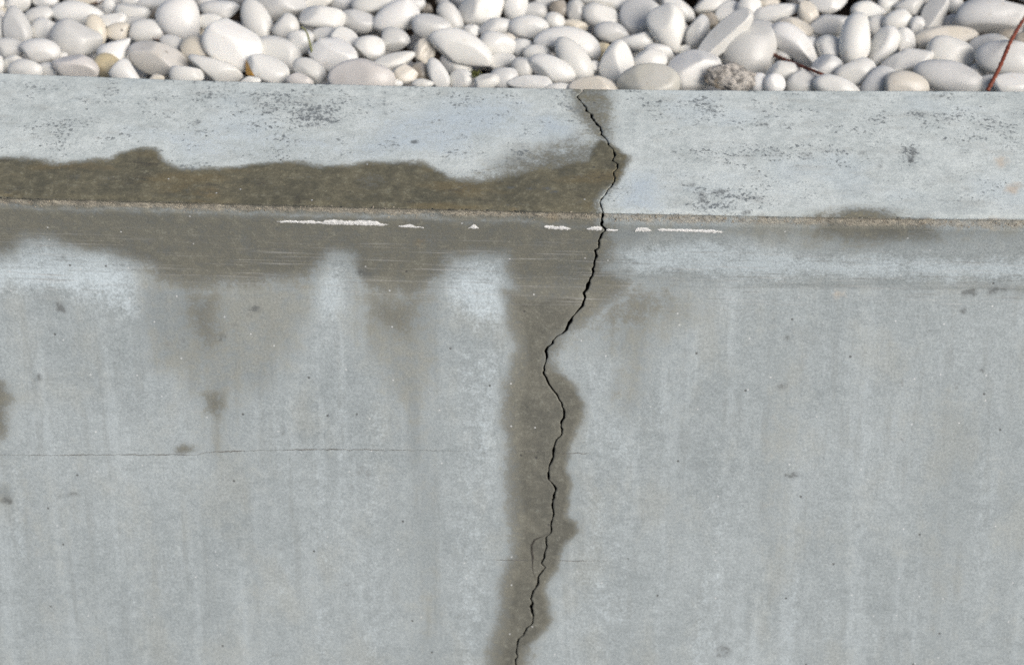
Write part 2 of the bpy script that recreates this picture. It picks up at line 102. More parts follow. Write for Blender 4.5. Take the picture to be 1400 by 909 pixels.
('damp', 0.0187, 0.4, [(-0.329, 0.232), (-0.314, 0.232), (-0.315, 0.282), (-0.316, 0.332), (-0.317, 0.384), (-0.318, 0.436), (-0.319, 0.49), (-0.321, 0.545), (-0.341, 0.546), (-0.339, 0.491), (-0.337, 0.437), (-0.335, 0.385), (-0.333, 0.333), (-0.331, 0.282)]),
('damp', 0.0275, 0.4, [(-0.461, 0.301), (-0.435, 0.301), (-0.436, 0.361), (-0.437, 0.422), (-0.438, 0.485), (-0.439, 0.549), (-0.47, 0.551), (-0.468, 0.486), (-0.466, 0.423), (-0.463, 0.362)]),
('damp', 0.02, 0.5, [(-0.518, 0.303), (-0.501, 0.303), (-0.499, 0.369), (-0.496, 0.437), (-0.517, 0.438), (-0.518, 0.37)]),
('damp', 0.0187, 0.35, [(0.299, 0.279), (0.313, 0.278), (0.315, 0.337), (0.317, 0.398), (0.318, 0.46), (0.32, 0.523), (0.3, 0.523), (0.3, 0.46), (0.299, 0.398), (0.299, 0.338)]),
('damp', 0.025, 0.45, [(0.487, 0.15), (0.509, 0.149), (0.512, 0.199), (0.515, 0.25), (0.518, 0.301), (0.521, 0.354), (0.524, 0.408), (0.527, 0.463), (0.53, 0.519), (0.503, 0.519), (0.501, 0.463), (0.498, 0.408), (0.496, 0.354), (0.494, 0.302), (0.492, 0.25), (0.489, 0.199)]),
('damp', 0.0162, 0.3, [(0.128, 0.251), (0.14, 0.25), (0.141, 0.299), (0.141, 0.348), (0.142, 0.398), (0.143, 0.449), (0.144, 0.501), (0.128, 0.502), (0.128, 0.45), (0.128, 0.399), (0.128, 0.348), (0.128, 0.299)]),
('damp', 0.0137, 0.35, [(-0.215, 0.261), (-0.206, 0.261), (-0.206, 0.309), (-0.206, 0.359), (-0.206, 0.41), (-0.207, 0.461), (-0.207, 0.514), (-0.22, 0.514), (-0.219, 0.462), (-0.218, 0.41), (-0.217, 0.359), (-0.216, 0.31)]),
('damp', 0.0162, 0.35, [(0.335, 0.121), (0.346, 0.121), (0.347, 0.171), (0.348, 0.222), (0.35, 0.274), (0.351, 0.326), (0.335, 0.327), (0.335, 0.274), (0.335, 0.222), (0.335, 0.171)]),
('speck', 0.0234, 1.0, [(-0.28, -0.193), (-0.224, -0.192), (-0.168, -0.191), (-0.155, -0.164), (-0.171, -0.131), (-0.222, -0.12), (-0.262, -0.14)]),
('speck', 0.0203, 0.7, [(-0.376, -0.196), (-0.331, -0.199), (-0.285, -0.202), (-0.273, -0.173), (-0.332, -0.157), (-0.38, -0.168)]),
('speck', 0.0187, 0.75, [(-0.495, -0.137), (-0.438, -0.133), (-0.434, -0.094), (-0.478, -0.092)]),
('speck', 0.014, 0.7, [(-0.361, -0.169), (-0.332, -0.157), (-0.34, -0.137), (-0.362, -0.142)]),
('speck', 0.0125, 0.8, [(-0.334, -0.095), (-0.311, -0.087), (-0.31, -0.059), (-0.326, -0.06)]),
('speck', 0.0172, 0.6, [(-0.237, -0.122), (-0.192, -0.117), (-0.196, -0.079), (-0.241, -0.09)]),
('speck', 0.0156, 0.8, [(0.251, -0.192), (0.28, -0.186), (0.274, -0.153), (0.251, -0.159)]),
('speck', 0.014, 0.7, [(0.295, -0.187), (0.313, -0.181), (0.307, -0.161), (0.293, -0.167)]),
('speck', 0.0203, 0.6, [(0.122, -0.195), (0.172, -0.2), (0.221, -0.205), (0.225, -0.165), (0.149, -0.143)]),
('speck', 0.0172, 0.75, [(0.174, -0.045), (0.256, -0.047), (0.252, -0.013), (0.174, -0.007)]),
('speck', 0.0109, 0.85, [(0.392, -0.118), (0.407, -0.118), (0.4, -0.081), (0.386, -0.083)]),
('speck', 0.0125, 0.75, [(0.449, -0.061), (0.474, -0.059), (0.469, -0.044), (0.448, -0.046)]),
('speck', 0.0187, 0.55, [(0.34, -0.181), (0.399, -0.176), (0.383, -0.13), (0.333, -0.136)]),
('speck', 0.0203, 0.55, [(0.407, -0.183), (0.468, -0.184), (0.528, -0.185), (0.513, -0.12), (0.463, -0.126), (0.413, -0.131)]),
('speck', 0.0156, 0.9, [(0.053, -0.186), (0.072, -0.18), (0.075, -0.153), (0.06, -0.146), (0.041, -0.165)]),
('speck', 0.0125, 0.8, [(-0.007, -0.099), (0.009, -0.1), (0.007, -0.079), (-0.007, -0.076)]),
('speck', 0.014, 0.5, [(-0.073, -0.097), (-0.037, -0.098), (-0.043, -0.061), (-0.079, -0.068)]),
('speck', 0.0156, 0.6, [(0.183, -0.106), (0.264, -0.115), (0.261, -0.09), (0.188, -0.085)]),
('speck', 0.0172, 0.5, [(0.28, -0.128), (0.352, -0.117), (0.339, -0.08), (0.282, -0.084)]),
('speck', 0.0234, 0.5, [(-0.076, -0.194), (0.0, -0.2), (0.0, -0.17), (-0.068, -0.168)]),
('speck', 0.0203, 0.55, [(0.219, 0.04), (0.141, 0.038), (0.143, 0.07), (0.222, 0.069), (0.265, 0.07), (0.308, 0.07), (0.305, 0.047), (0.262, 0.044)]),
('speck', 0.0203, 0.5, [(0.317, 0.038), (0.361, 0.038), (0.405, 0.038), (0.449, 0.039), (0.493, 0.039), (0.499, 0.067), (0.455, 0.067), (0.41, 0.068), (0.366, 0.069), (0.322, 0.07)]),
('speck', 0.0234, 0.45, [(-0.445, -0.113), (-0.396, -0.112), (-0.347, -0.111), (-0.352, -0.091), (-0.395, -0.086), (-0.439, -0.082)]),
('speck', 0.0312, 0.4, [(0.144, 0.079), (0.187, 0.083), (0.188, 0.102), (0.145, 0.099)]),
('speck', 0.0468, 0.35, [(-0.541, -0.203), (-0.492, -0.204), (-0.442, -0.205), (-0.393, -0.206), (-0.344, -0.207), (-0.294, -0.208), (-0.245, -0.209), (-0.196, -0.21), (-0.147, -0.211), (-0.098, -0.212), (-0.049, -0.213), (0.0, -0.214), (0.049, -0.214), (0.098, -0.214), (0.147, -0.214), (0.195, -0.215), (0.244, -0.215), (0.293, -0.214), (0.341, -0.214), (0.39, -0.214), (0.438, -0.214), (0.486, -0.213), (0.535, -0.212), (0.531, -0.199), (0.483, -0.199), (0.435, -0.2), (0.387, -0.2), (0.339, -0.201), (0.291, -0.201), (0.242, -0.201), (0.194, -0.201), (0.146, -0.201), (0.097, -0.201), (0.049, -0.2), (0.0, -0.2), (-0.049, -0.199), (-0.097, -0.198), (-0.146, -0.197), (-0.195, -0.196), (-0.244, -0.195), (-0.293, -0.194), (-0.342, -0.193), (-0.391, -0.192), (-0.44, -0.191), (-0.489, -0.19), (-0.538, -0.189)]),
('speck', 0.0234, 0.5, [(-0.16, 0.088), (-0.116, 0.088), (-0.072, 0.089), (-0.08, 0.116), (-0.153, 0.118)]),
('dark', 0.0039, 1.215, [(0.459, 0.091), (0.458, 0.093), (0.453, 0.094), (0.448, 0.094), (0.447, 0.091), (0.448, 0.089), (0.453, 0.087), (0.457, 0.088)]),
('dark', 0.0039, 0.945, [(0.485, 0.087), (0.484, 0.091), (0.478, 0.091), (0.471, 0.091), (0.47, 0.088), (0.472, 0.085), (0.477, 0.083), (0.482, 0.085)]),
('dark', 0.0039, 1.0125000000000002, [(-0.447, 0.129), (-0.448, 0.134), (-0.453, 0.135), (-0.458, 0.134), (-0.458, 0.13), (-0.457, 0.126), (-0.452, 0.123), (-0.448, 0.125)]),
('dark', 0.0039, 0.81, [(-0.48, 0.205), (-0.482, 0.209), (-0.486, 0.21), (-0.49, 0.21), (-0.49, 0.206), (-0.489, 0.202), (-0.485, 0.2), (-0.481, 0.202)]),
('dark', 0.0039, 0.945, [(-0.246, 0.12), (-0.248, 0.123), (-0.255, 0.123), (-0.263, 0.123), (-0.263, 0.121), (-0.261, 0.119), (-0.254, 0.117), (-0.249, 0.119)]),
('dark', 0.0039, 0.81, [(-0.289, 0.156), (-0.291, 0.16), (-0.295, 0.161), (-0.3, 0.16), (-0.3, 0.157), (-0.299, 0.154), (-0.294, 0.152), (-0.291, 0.153)]),
('dark', 0.0039, 0.81, [(-0.228, 0.253), (-0.229, 0.259), (-0.231, 0.26), (-0.234, 0.259), (-0.234, 0.253), (-0.233, 0.249), (-0.231, 0.246), (-0.229, 0.249)]),
('dark', 0.0039, 1.215, [(0.404, -0.101), (0.401, -0.09), (0.398, -0.088), (0.394, -0.089), (0.396, -0.101), (0.398, -0.109), (0.403, -0.116), (0.405, -0.11)]),
('dark', 0.0039, 1.08, [(0.45, 0.108), (0.45, 0.11), (0.448, 0.111), (0.445, 0.111), (0.444, 0.108), (0.445, 0.106), (0.447, 0.105), (0.449, 0.106)]),
('dark', 0.0039, 0.81, [(0.428, 0.127), (0.427, 0.129), (0.42, 0.13), (0.412, 0.129), (0.412, 0.128), (0.413, 0.126), (0.42, 0.125), (0.426, 0.126)]),
('dark', 0.0039, 0.945, [(0.47, 0.171), (0.47, 0.174), (0.468, 0.174), (0.465, 0.174), (0.464, 0.171), (0.465, 0.17), (0.467, 0.168), (0.469, 0.169)]),
('dark', 0.0039, 0.675, [(0.407, 0.149), (0.407, 0.155), (0.404, 0.156), (0.401, 0.155), (0.401, 0.149), (0.401, 0.145), (0.403, 0.141), (0.406, 0.144)]),
('dark', 0.0039, 0.675, [(0.28, 0.138), (0.279, 0.142), (0.275, 0.143), (0.27, 0.143), (0.27, 0.138), (0.271, 0.134), (0.275, 0.131), (0.278, 0.134)]),
('dark', 0.0039, 0.675, [(0.276, 0.19), (0.275, 0.194), (0.271, 0.194), (0.265, 0.194), (0.264, 0.19), (0.265, 0.188), (0.27, 0.186), (0.274, 0.187)]),
('dark', 0.0039, 1.0125000000000002, [(0.297, 0.288), (0.295, 0.29), (0.288, 0.291), (0.279, 0.291), (0.278, 0.288), (0.28, 0.286), (0.288, 0.284), (0.294, 0.286)]),
('dark', 0.0039, 0.675, [(-0.316, -0.131), (-0.317, -0.126), (-0.321, -0.124), (-0.327, -0.125), (-0.329, -0.131), (-0.328, -0.135), (-0.323, -0.139), (-0.319, -0.136)]),
('dark', 0.0039, 0.4725, [(-0.12, -0.042), (-0.122, -0.03), (-0.136, -0.027), (-0.153, -0.028), (-0.155, -0.041), (-0.152, -0.051), (-0.138, -0.059), (-0.125, -0.053)]),
('dark', 0.0039, 0.7425000000000002, [(-0.449, 0.334), (-0.451, 0.337), (-0.462, 0.337), (-0.476, 0.338), (-0.477, 0.335), (-0.474, 0.333), (-0.462, 0.331), (-0.452, 0.332)]),
('dark', 0.0039, 0.54, [(-0.413, 0.31), (-0.415, 0.313), (-0.422, 0.314), (-0.431, 0.314), (-0.431, 0.31), (-0.429, 0.308), (-0.421, 0.306), (-0.416, 0.307)]),
('dark', 0.0039, 0.6075, [(0.235, 0.492), (0.234, 0.499), (0.226, 0.501), (0.216, 0.501), (0.215, 0.492), (0.217, 0.486), (0.225, 0.481), (0.232, 0.485)]),
('dark', 0.0039, 0.945, [(-0.525, 0.34), (-0.527, 0.344), (-0.531, 0.345), (-0.537, 0.344), (-0.537, 0.34), (-0.535, 0.337), (-0.53, 0.335), (-0.526, 0.337)]),
('dark', 0.0039, 0.81, [(-0.125, -0.159), (-0.125, -0.156), (-0.128, -0.155), (-0.131, -0.155), (-0.131, -0.159), (-0.131, -0.161), (-0.128, -0.163), (-0.126, -0.161)]),
('dark', 0.0039, 1.215, [(-0.096, -0.111), (-0.096, -0.108), (-0.099, -0.107), (-0.103, -0.108), (-0.103, -0.111), (-0.102, -0.113), (-0.1, -0.115), (-0.097, -0.113)]),
('dark', 0.0039, 0.54, [(-0.239, 0.387), (-0.24, 0.39), (-0.244, 0.391), (-0.249, 0.391), (-0.25, 0.387), (-0.248, 0.385), (-0.244, 0.383), (-0.241, 0.384)]),
('dark', 0.0039, 0.4725, [(0.207, 0.281), (0.205, 0.287), (0.196, 0.288), (0.185, 0.288), (0.184, 0.281), (0.187, 0.277), (0.196, 0.273), (0.203, 0.276)]),
('dark', 0.0039, 0.4725, [(0.289, 0.153), (0.288, 0.156), (0.285, 0.157), (0.28, 0.157), (0.279, 0.153), (0.28, 0.15), (0.284, 0.148), (0.288, 0.15)]),
('dark', 0.0039, 0.4725, [(-0.246, 0.386), (-0.247, 0.388), (-0.25, 0.389), (-0.254, 0.389), (-0.254, 0.386), (-0.253, 0.384), (-0.25, 0.382), (-0.247, 0.384)]),
('dark', 0.0039, 0.81, [(-0.134, 0.08), (-0.137, 0.085), (-0.145, 0.086), (-0.156, 0.086), (-0.156, 0.081), (-0.153, 0.077), (-0.144, 0.074), (-0.137, 0.076)]),
('dark', 0.0039, 0.54, [(-0.156, 0.091), (-0.157, 0.093), (-0.16, 0.093), (-0.163, 0.093), (-0.163, 0.091), (-0.163, 0.089), (-0.16, 0.087), (-0.157, 0.089)]),
('dark', 0.0039, 0.81, [(0.487, 0.089), (0.487, 0.094), (0.486, 0.095), (0.483, 0.095), (0.483, 0.089), (0.483, 0.085), (0.484, 0.08), (0.486, 0.084)]),
('dark', 0.0039, 1.08, [(0.398, -0.112), (0.396, -0.108), (0.394, -0.107), (0.391, -0.108), (0.392, -0.112), (0.393, -0.115), (0.396, -0.117), (0.397, -0.115)]),
('dark', 0.0039, 0.81, [(0.367, -0.083), (0.366, -0.08), (0.364, -0.08), (0.361, -0.08), (0.362, -0.083), (0.363, -0.085), (0.365, -0.087), (0.366, -0.085)]),
('dark', 0.0039, 0.675, [(-0.48, -0.151), (-0.48, -0.148), (-0.482, -0.147), (-0.485, -0.147), (-0.486, -0.15), (-0.486, -0.153), (-0.484, -0.155), (-0.481, -0.153)]),
('dark', 0.0039, 0.675, [(-0.39, -0.154), (-0.39, -0.153), (-0.392, -0.152), (-0.394, -0.152), (-0.395, -0.154), (-0.395, -0.156), (-0.393, -0.157), (-0.391, -0.156)]),
('dark', 0.0039, 0.945, [(-0.04, -0.034), (-0.041, -0.032), (-0.043, -0.032), (-0.045, -0.032), (-0.045, -0.034), (-0.045, -0.035), (-0.043, -0.036), (-0.041, -0.035)]),
('dark', 0.0039, 1.215, [(0.004, -0.037), (0.003, -0.035), (0.0, -0.034), (-0.004, -0.034), (-0.004, -0.036), (-0.003, -0.038), (0.0, -0.039), (0.003, -0.038)]),
('dark', 0.0039, 1.08, [(0.021, -0.036), (0.02, -0.034), (0.018, -0.034), (0.014, -0.034), (0.014, -0.036), (0.015, -0.037), (0.018, -0.038), (0.02, -0.037)]),
('dark', 0.0039, 1.215, [(0.034, -0.038), (0.034, -0.036), (0.03, -0.036), (0.026, -0.036), (0.026, -0.037), (0.027, -0.039), (0.031, -0.04), (0.033, -0.039)]),
('dark', 0.0039, 1.215, [(0.042, -0.032), (0.041, -0.03), (0.038, -0.03), (0.035, -0.03), (0.035, -0.032), (0.035, -0.033), (0.038, -0.034), (0.041, -0.034)]),
('dark', 0.0039, 0.675, [(0.07, -0.017), (0.069, -0.014), (0.067, -0.014), (0.063, -0.014), (0.063, -0.017), (0.064, -0.019), (0.067, -0.02), (0.069, -0.019)]),
('dark', 0.0039, 0.54, [(-0.095, -0.011), (-0.095, -0.008), (-0.098, -0.007), (-0.102, -0.008), (-0.102, -0.01), (-0.101, -0.012), (-0.098, -0.014), (-0.096, -0.013)]),
('dark', 0.0039, 0.81, [(0.261, -0.153), (0.26, -0.149), (0.255, -0.148), (0.25, -0.148), (0.25, -0.153), (0.252, -0.156), (0.256, -0.158), (0.26, -0.156)]),
('dark', 0.0039, 0.675, [(0.296, -0.097), (0.295, -0.094), (0.29, -0.093), (0.285, -0.094), (0.285, -0.097), (0.286, -0.099), (0.291, -0.101), (0.295, -0.099)]),
('dark', 0.0039, 0.675, [(0.19, -0.094), (0.189, -0.092), (0.185, -0.091), (0.18, -0.091), (0.18, -0.093), (0.181, -0.095), (0.186, -0.096), (0.189, -0.095)]),
('dark', 0.0039, 0.81, [(0.299, -0.094), (0.298, -0.09), (0.295, -0.089), (0.293, -0.089), (0.293, -0.094), (0.294, -0.098), (0.297, -0.101), (0.299, -0.098)]),
('dark', 0.0039, 0.675, [(0.213, -0.034), (0.211, -0.028), (0.204, -0.027), (0.196, -0.027), (0.196, -0.034), (0.199, -0.039), (0.206, -0.043), (0.211, -0.039)]),
('dark', 0.0039, 0.675, [(0.192, -0.028), (0.19, -0.02), (0.186, -0.019), (0.181, -0.019), (0.181, -0.028), (0.183, -0.034), (0.188, -0.039), (0.191, -0.034)]),
('dark', 0.0039, 0.945, [(0.229, -0.008), (0.228, -0.006), (0.224, -0.005), (0.22, -0.005), (0.22, -0.008), (0.222, -0.01), (0.225, -0.012), (0.228, -0.011)]),
('dark', 0.0039, 0.945, [(0.182, -0.048), (0.181, -0.042), (0.179, -0.041), (0.177, -0.042), (0.178, -0.047), (0.178, -0.051), (0.181, -0.055), (0.182, -0.052)]),
('dark', 0.0039, 1.08, [(0.126, 0.062), (0.125, 0.064), (0.123, 0.064), (0.12, 0.064), (0.12, 0.062), (0.12, 0.06), (0.123, 0.059), (0.125, 0.06)]),
('dark', 0.0039, 1.3, [(0.36, 0.343), (0.36, 0.344), (0.359, 0.345), (0.357, 0.344), (0.357, 0.343), (0.357, 0.342), (0.358, 0.341), (0.36, 0.341)]),
('dark', 0.0039, 0.54, [(-0.004, 0.093), (-0.005, 0.094), (-0.007, 0.095), (-0.01, 0.094), (-0.01, 0.093), (-0.01, 0.091), (-0.007, 0.09), (-0.005, 0.091)]),
('dark', 0.0039, 0.81, [(-0.397, 0.075), (-0.398, 0.077), (-0.399, 0.077), (-0.401, 0.077), (-0.401, 0.075), (-0.4, 0.074), (-0.399, 0.073), (-0.398, 0.074)]),
('dark', 0.0039, 1.08, [(-0.44, 0.069), (-0.441, 0.071), (-0.442, 0.071), (-0.444, 0.071), (-0.444, 0.069), (-0.443, 0.068), (-0.442, 0.067), (-0.44, 0.068)]),
('dark', 0.0039, 0.945, [(-0.383, 0.079), (-0.384, 0.082), (-0.386, 0.082), (-0.387, 0.082), (-0.387, 0.08), (-0.386, 0.078), (-0.385, 0.077), (-0.384, 0.078)]),
('dark', 0.0039, 0.675, [(-0.274, 0.14), (-0.275, 0.141), (-0.279, 0.142), (-0.284, 0.142), (-0.284, 0.14), (-0.283, 0.139), (-0.279, 0.137), (-0.276, 0.138)]),
('dark', 0.0039, 0.6075, [(-0.201, 0.118), (-0.202, 0.12), (-0.205, 0.12), (-0.208, 0.12), (-0.208, 0.118), (-0.207, 0.116), (-0.204, 0.115), (-0.202, 0.116)]),
('dark', 0.0039, 0.675, [(-0.255, 0.127), (-0.256, 0.129), (-0.26, 0.129), (-0.265, 0.129), (-0.266, 0.127), (-0.264, 0.126), (-0.26, 0.125), (-0.256, 0.125)]),
('dark', 0.0039, 0.675, [(-0.125, 0.103), (-0.126, 0.106), (-0.131, 0.106), (-0.137, 0.106), (-0.137, 0.104), (-0.136, 0.102), (-0.131, 0.1), (-0.127, 0.101)]),
('dark', 0.0039, 0.54, [(-0.101, 0.155), (-0.102, 0.157), (-0.106, 0.158), (-0.112, 0.157), (-0.112, 0.155), (-0.111, 0.153), (-0.106, 0.152), (-0.103, 0.153)]),
('dark', 0.0039, 0.4725, [(-0.121, 0.193), (-0.122, 0.196), (-0.126, 0.196), (-0.131, 0.196), (-0.131, 0.193), (-0.13, 0.191), (-0.126, 0.189), (-0.122, 0.19)]),
('dark', 0.0039, 0.4725, [(-0.092, 0.201), (-0.093, 0.205), (-0.096, 0.206), (-0.101, 0.206), (-0.101, 0.202), (-0.1, 0.198), (-0.096, 0.196), (-0.093, 0.198)]),
('rust', 0.0062, 0.9, [(0.49, -0.093), (0.487, -0.085), (0.482, -0.08), (0.48, -0.086), (0.479, -0.092), (0.483, -0.099), (0.487, -0.103), (0.49, -0.101)]),
('rust', 0.0062, 0.9, [(0.495, -0.05), (0.492, -0.043), (0.485, -0.039), (0.48, -0.043), (0.477, -0.049), (0.483, -0.055), (0.489, -0.059), (0.494, -0.057)]),
('rust', 0.0062, 0.6, [(0.328, 0.095), (0.327, 0.098), (0.321, 0.1), (0.315, 0.098), (0.311, 0.095), (0.315, 0.093), (0.32, 0.091), (0.325, 0.091)]),
('rust', 0.0062, 0.5, [(0.275, -0.197), (0.274, -0.192), (0.27, -0.189), (0.267, -0.193), (0.265, -0.197), (0.268, -0.201), (0.271, -0.203), (0.274, -0.202)]),
('rust', 0.0062, 0.5, [(0.254, -0.113), (0.253, -0.109), (0.25, -0.106), (0.248, -0.109), (0.247, -0.113), (0.249, -0.117), (0.252, -0.119), (0.254, -0.118)]),
('rust', 0.0062, 0.5, [(-0.279, -0.019), (-0.28, -0.011), (-0.292, -0.006), (-0.305, -0.011), (-0.314, -0.018), (-0.306, -0.025), (-0.295, -0.03), (-0.285, -0.028)]),
('rust', 0.0062, 0.45, [(-0.387, -0.055), (-0.391, -0.049), (-0.42, -0.044), (-0.449, -0.047), (-0.469, -0.052), (-0.449, -0.058), (-0.424, -0.062), (-0.399, -0.062)]),
('rust', 0.0062, 0.45, [(-0.081, 0.041), (-0.083, 0.046), (-0.089, 0.049), (-0.095, 0.046), (-0.099, 0.042), (-0.094, 0.038), (-0.089, 0.036), (-0.083, 0.036)]),
('rust', 0.0062, 0.45, [(-0.215, 0.055), (-0.216, 0.058), (-0.221, 0.06), (-0.225, 0.058), (-0.227, 0.055), (-0.224, 0.053), (-0.22, 0.051), (-0.216, 0.051)]),
('rust', 0.0062, 0.7, [(0.003, 0.001), (0.003, 0.004), (0.0, 0.005), (-0.003, 0.004), (-0.005, 0.001), (-0.003, -0.001), (0.0, -0.003), (0.002, -0.002)]),
('rust', 0.0062, 0.5, [(0.274, 0.077), (0.273, 0.079), (0.27, 0.081), (0.266, 0.079), (0.263, 0.078), (0.266, 0.076), (0.269, 0.075), (0.272, 0.075)]),
('rust', 0.0062, 0.5, [(0.467, -0.001), (0.466, 0.002), (0.459, 0.003), (0.453, 0.002), (0.448, -0.0), (0.454, -0.003), (0.46, -0.005), (0.465, -0.004)]),
('rust', 0.0062, 0.12, [(0.278, 0.247), (0.277, 0.28), (0.263, 0.302), (0.247, 0.278), (0.236, 0.248), (0.245, 0.221), (0.258, 0.202), (0.271, 0.21)]),
('rust', 0.0062, 0.7, [(0.043, 0.007), (0.043, 0.011), (0.039, 0.014), (0.034, 0.011), (0.032, 0.007), (0.035, 0.004), (0.038, 0.001), (0.042, 0.002)]),
('rust', 0.0062, 0.3, [(-0.241, -0.035), (-0.243, -0.025), (-0.262, -0.018), (-0.281, -0.025), (-0.295, -0.033), (-0.282, -0.041), (-0.265, -0.048), (-0.249, -0.046)]),
('rust', 0.0062, 0.35, [(0.156, 0.003), (0.154, 0.007), (0.14, 0.01), (0.126, 0.007), (0.117, 0.004), (0.127, 0.001), (0.139, -0.002), (0.151, -0.001)])]
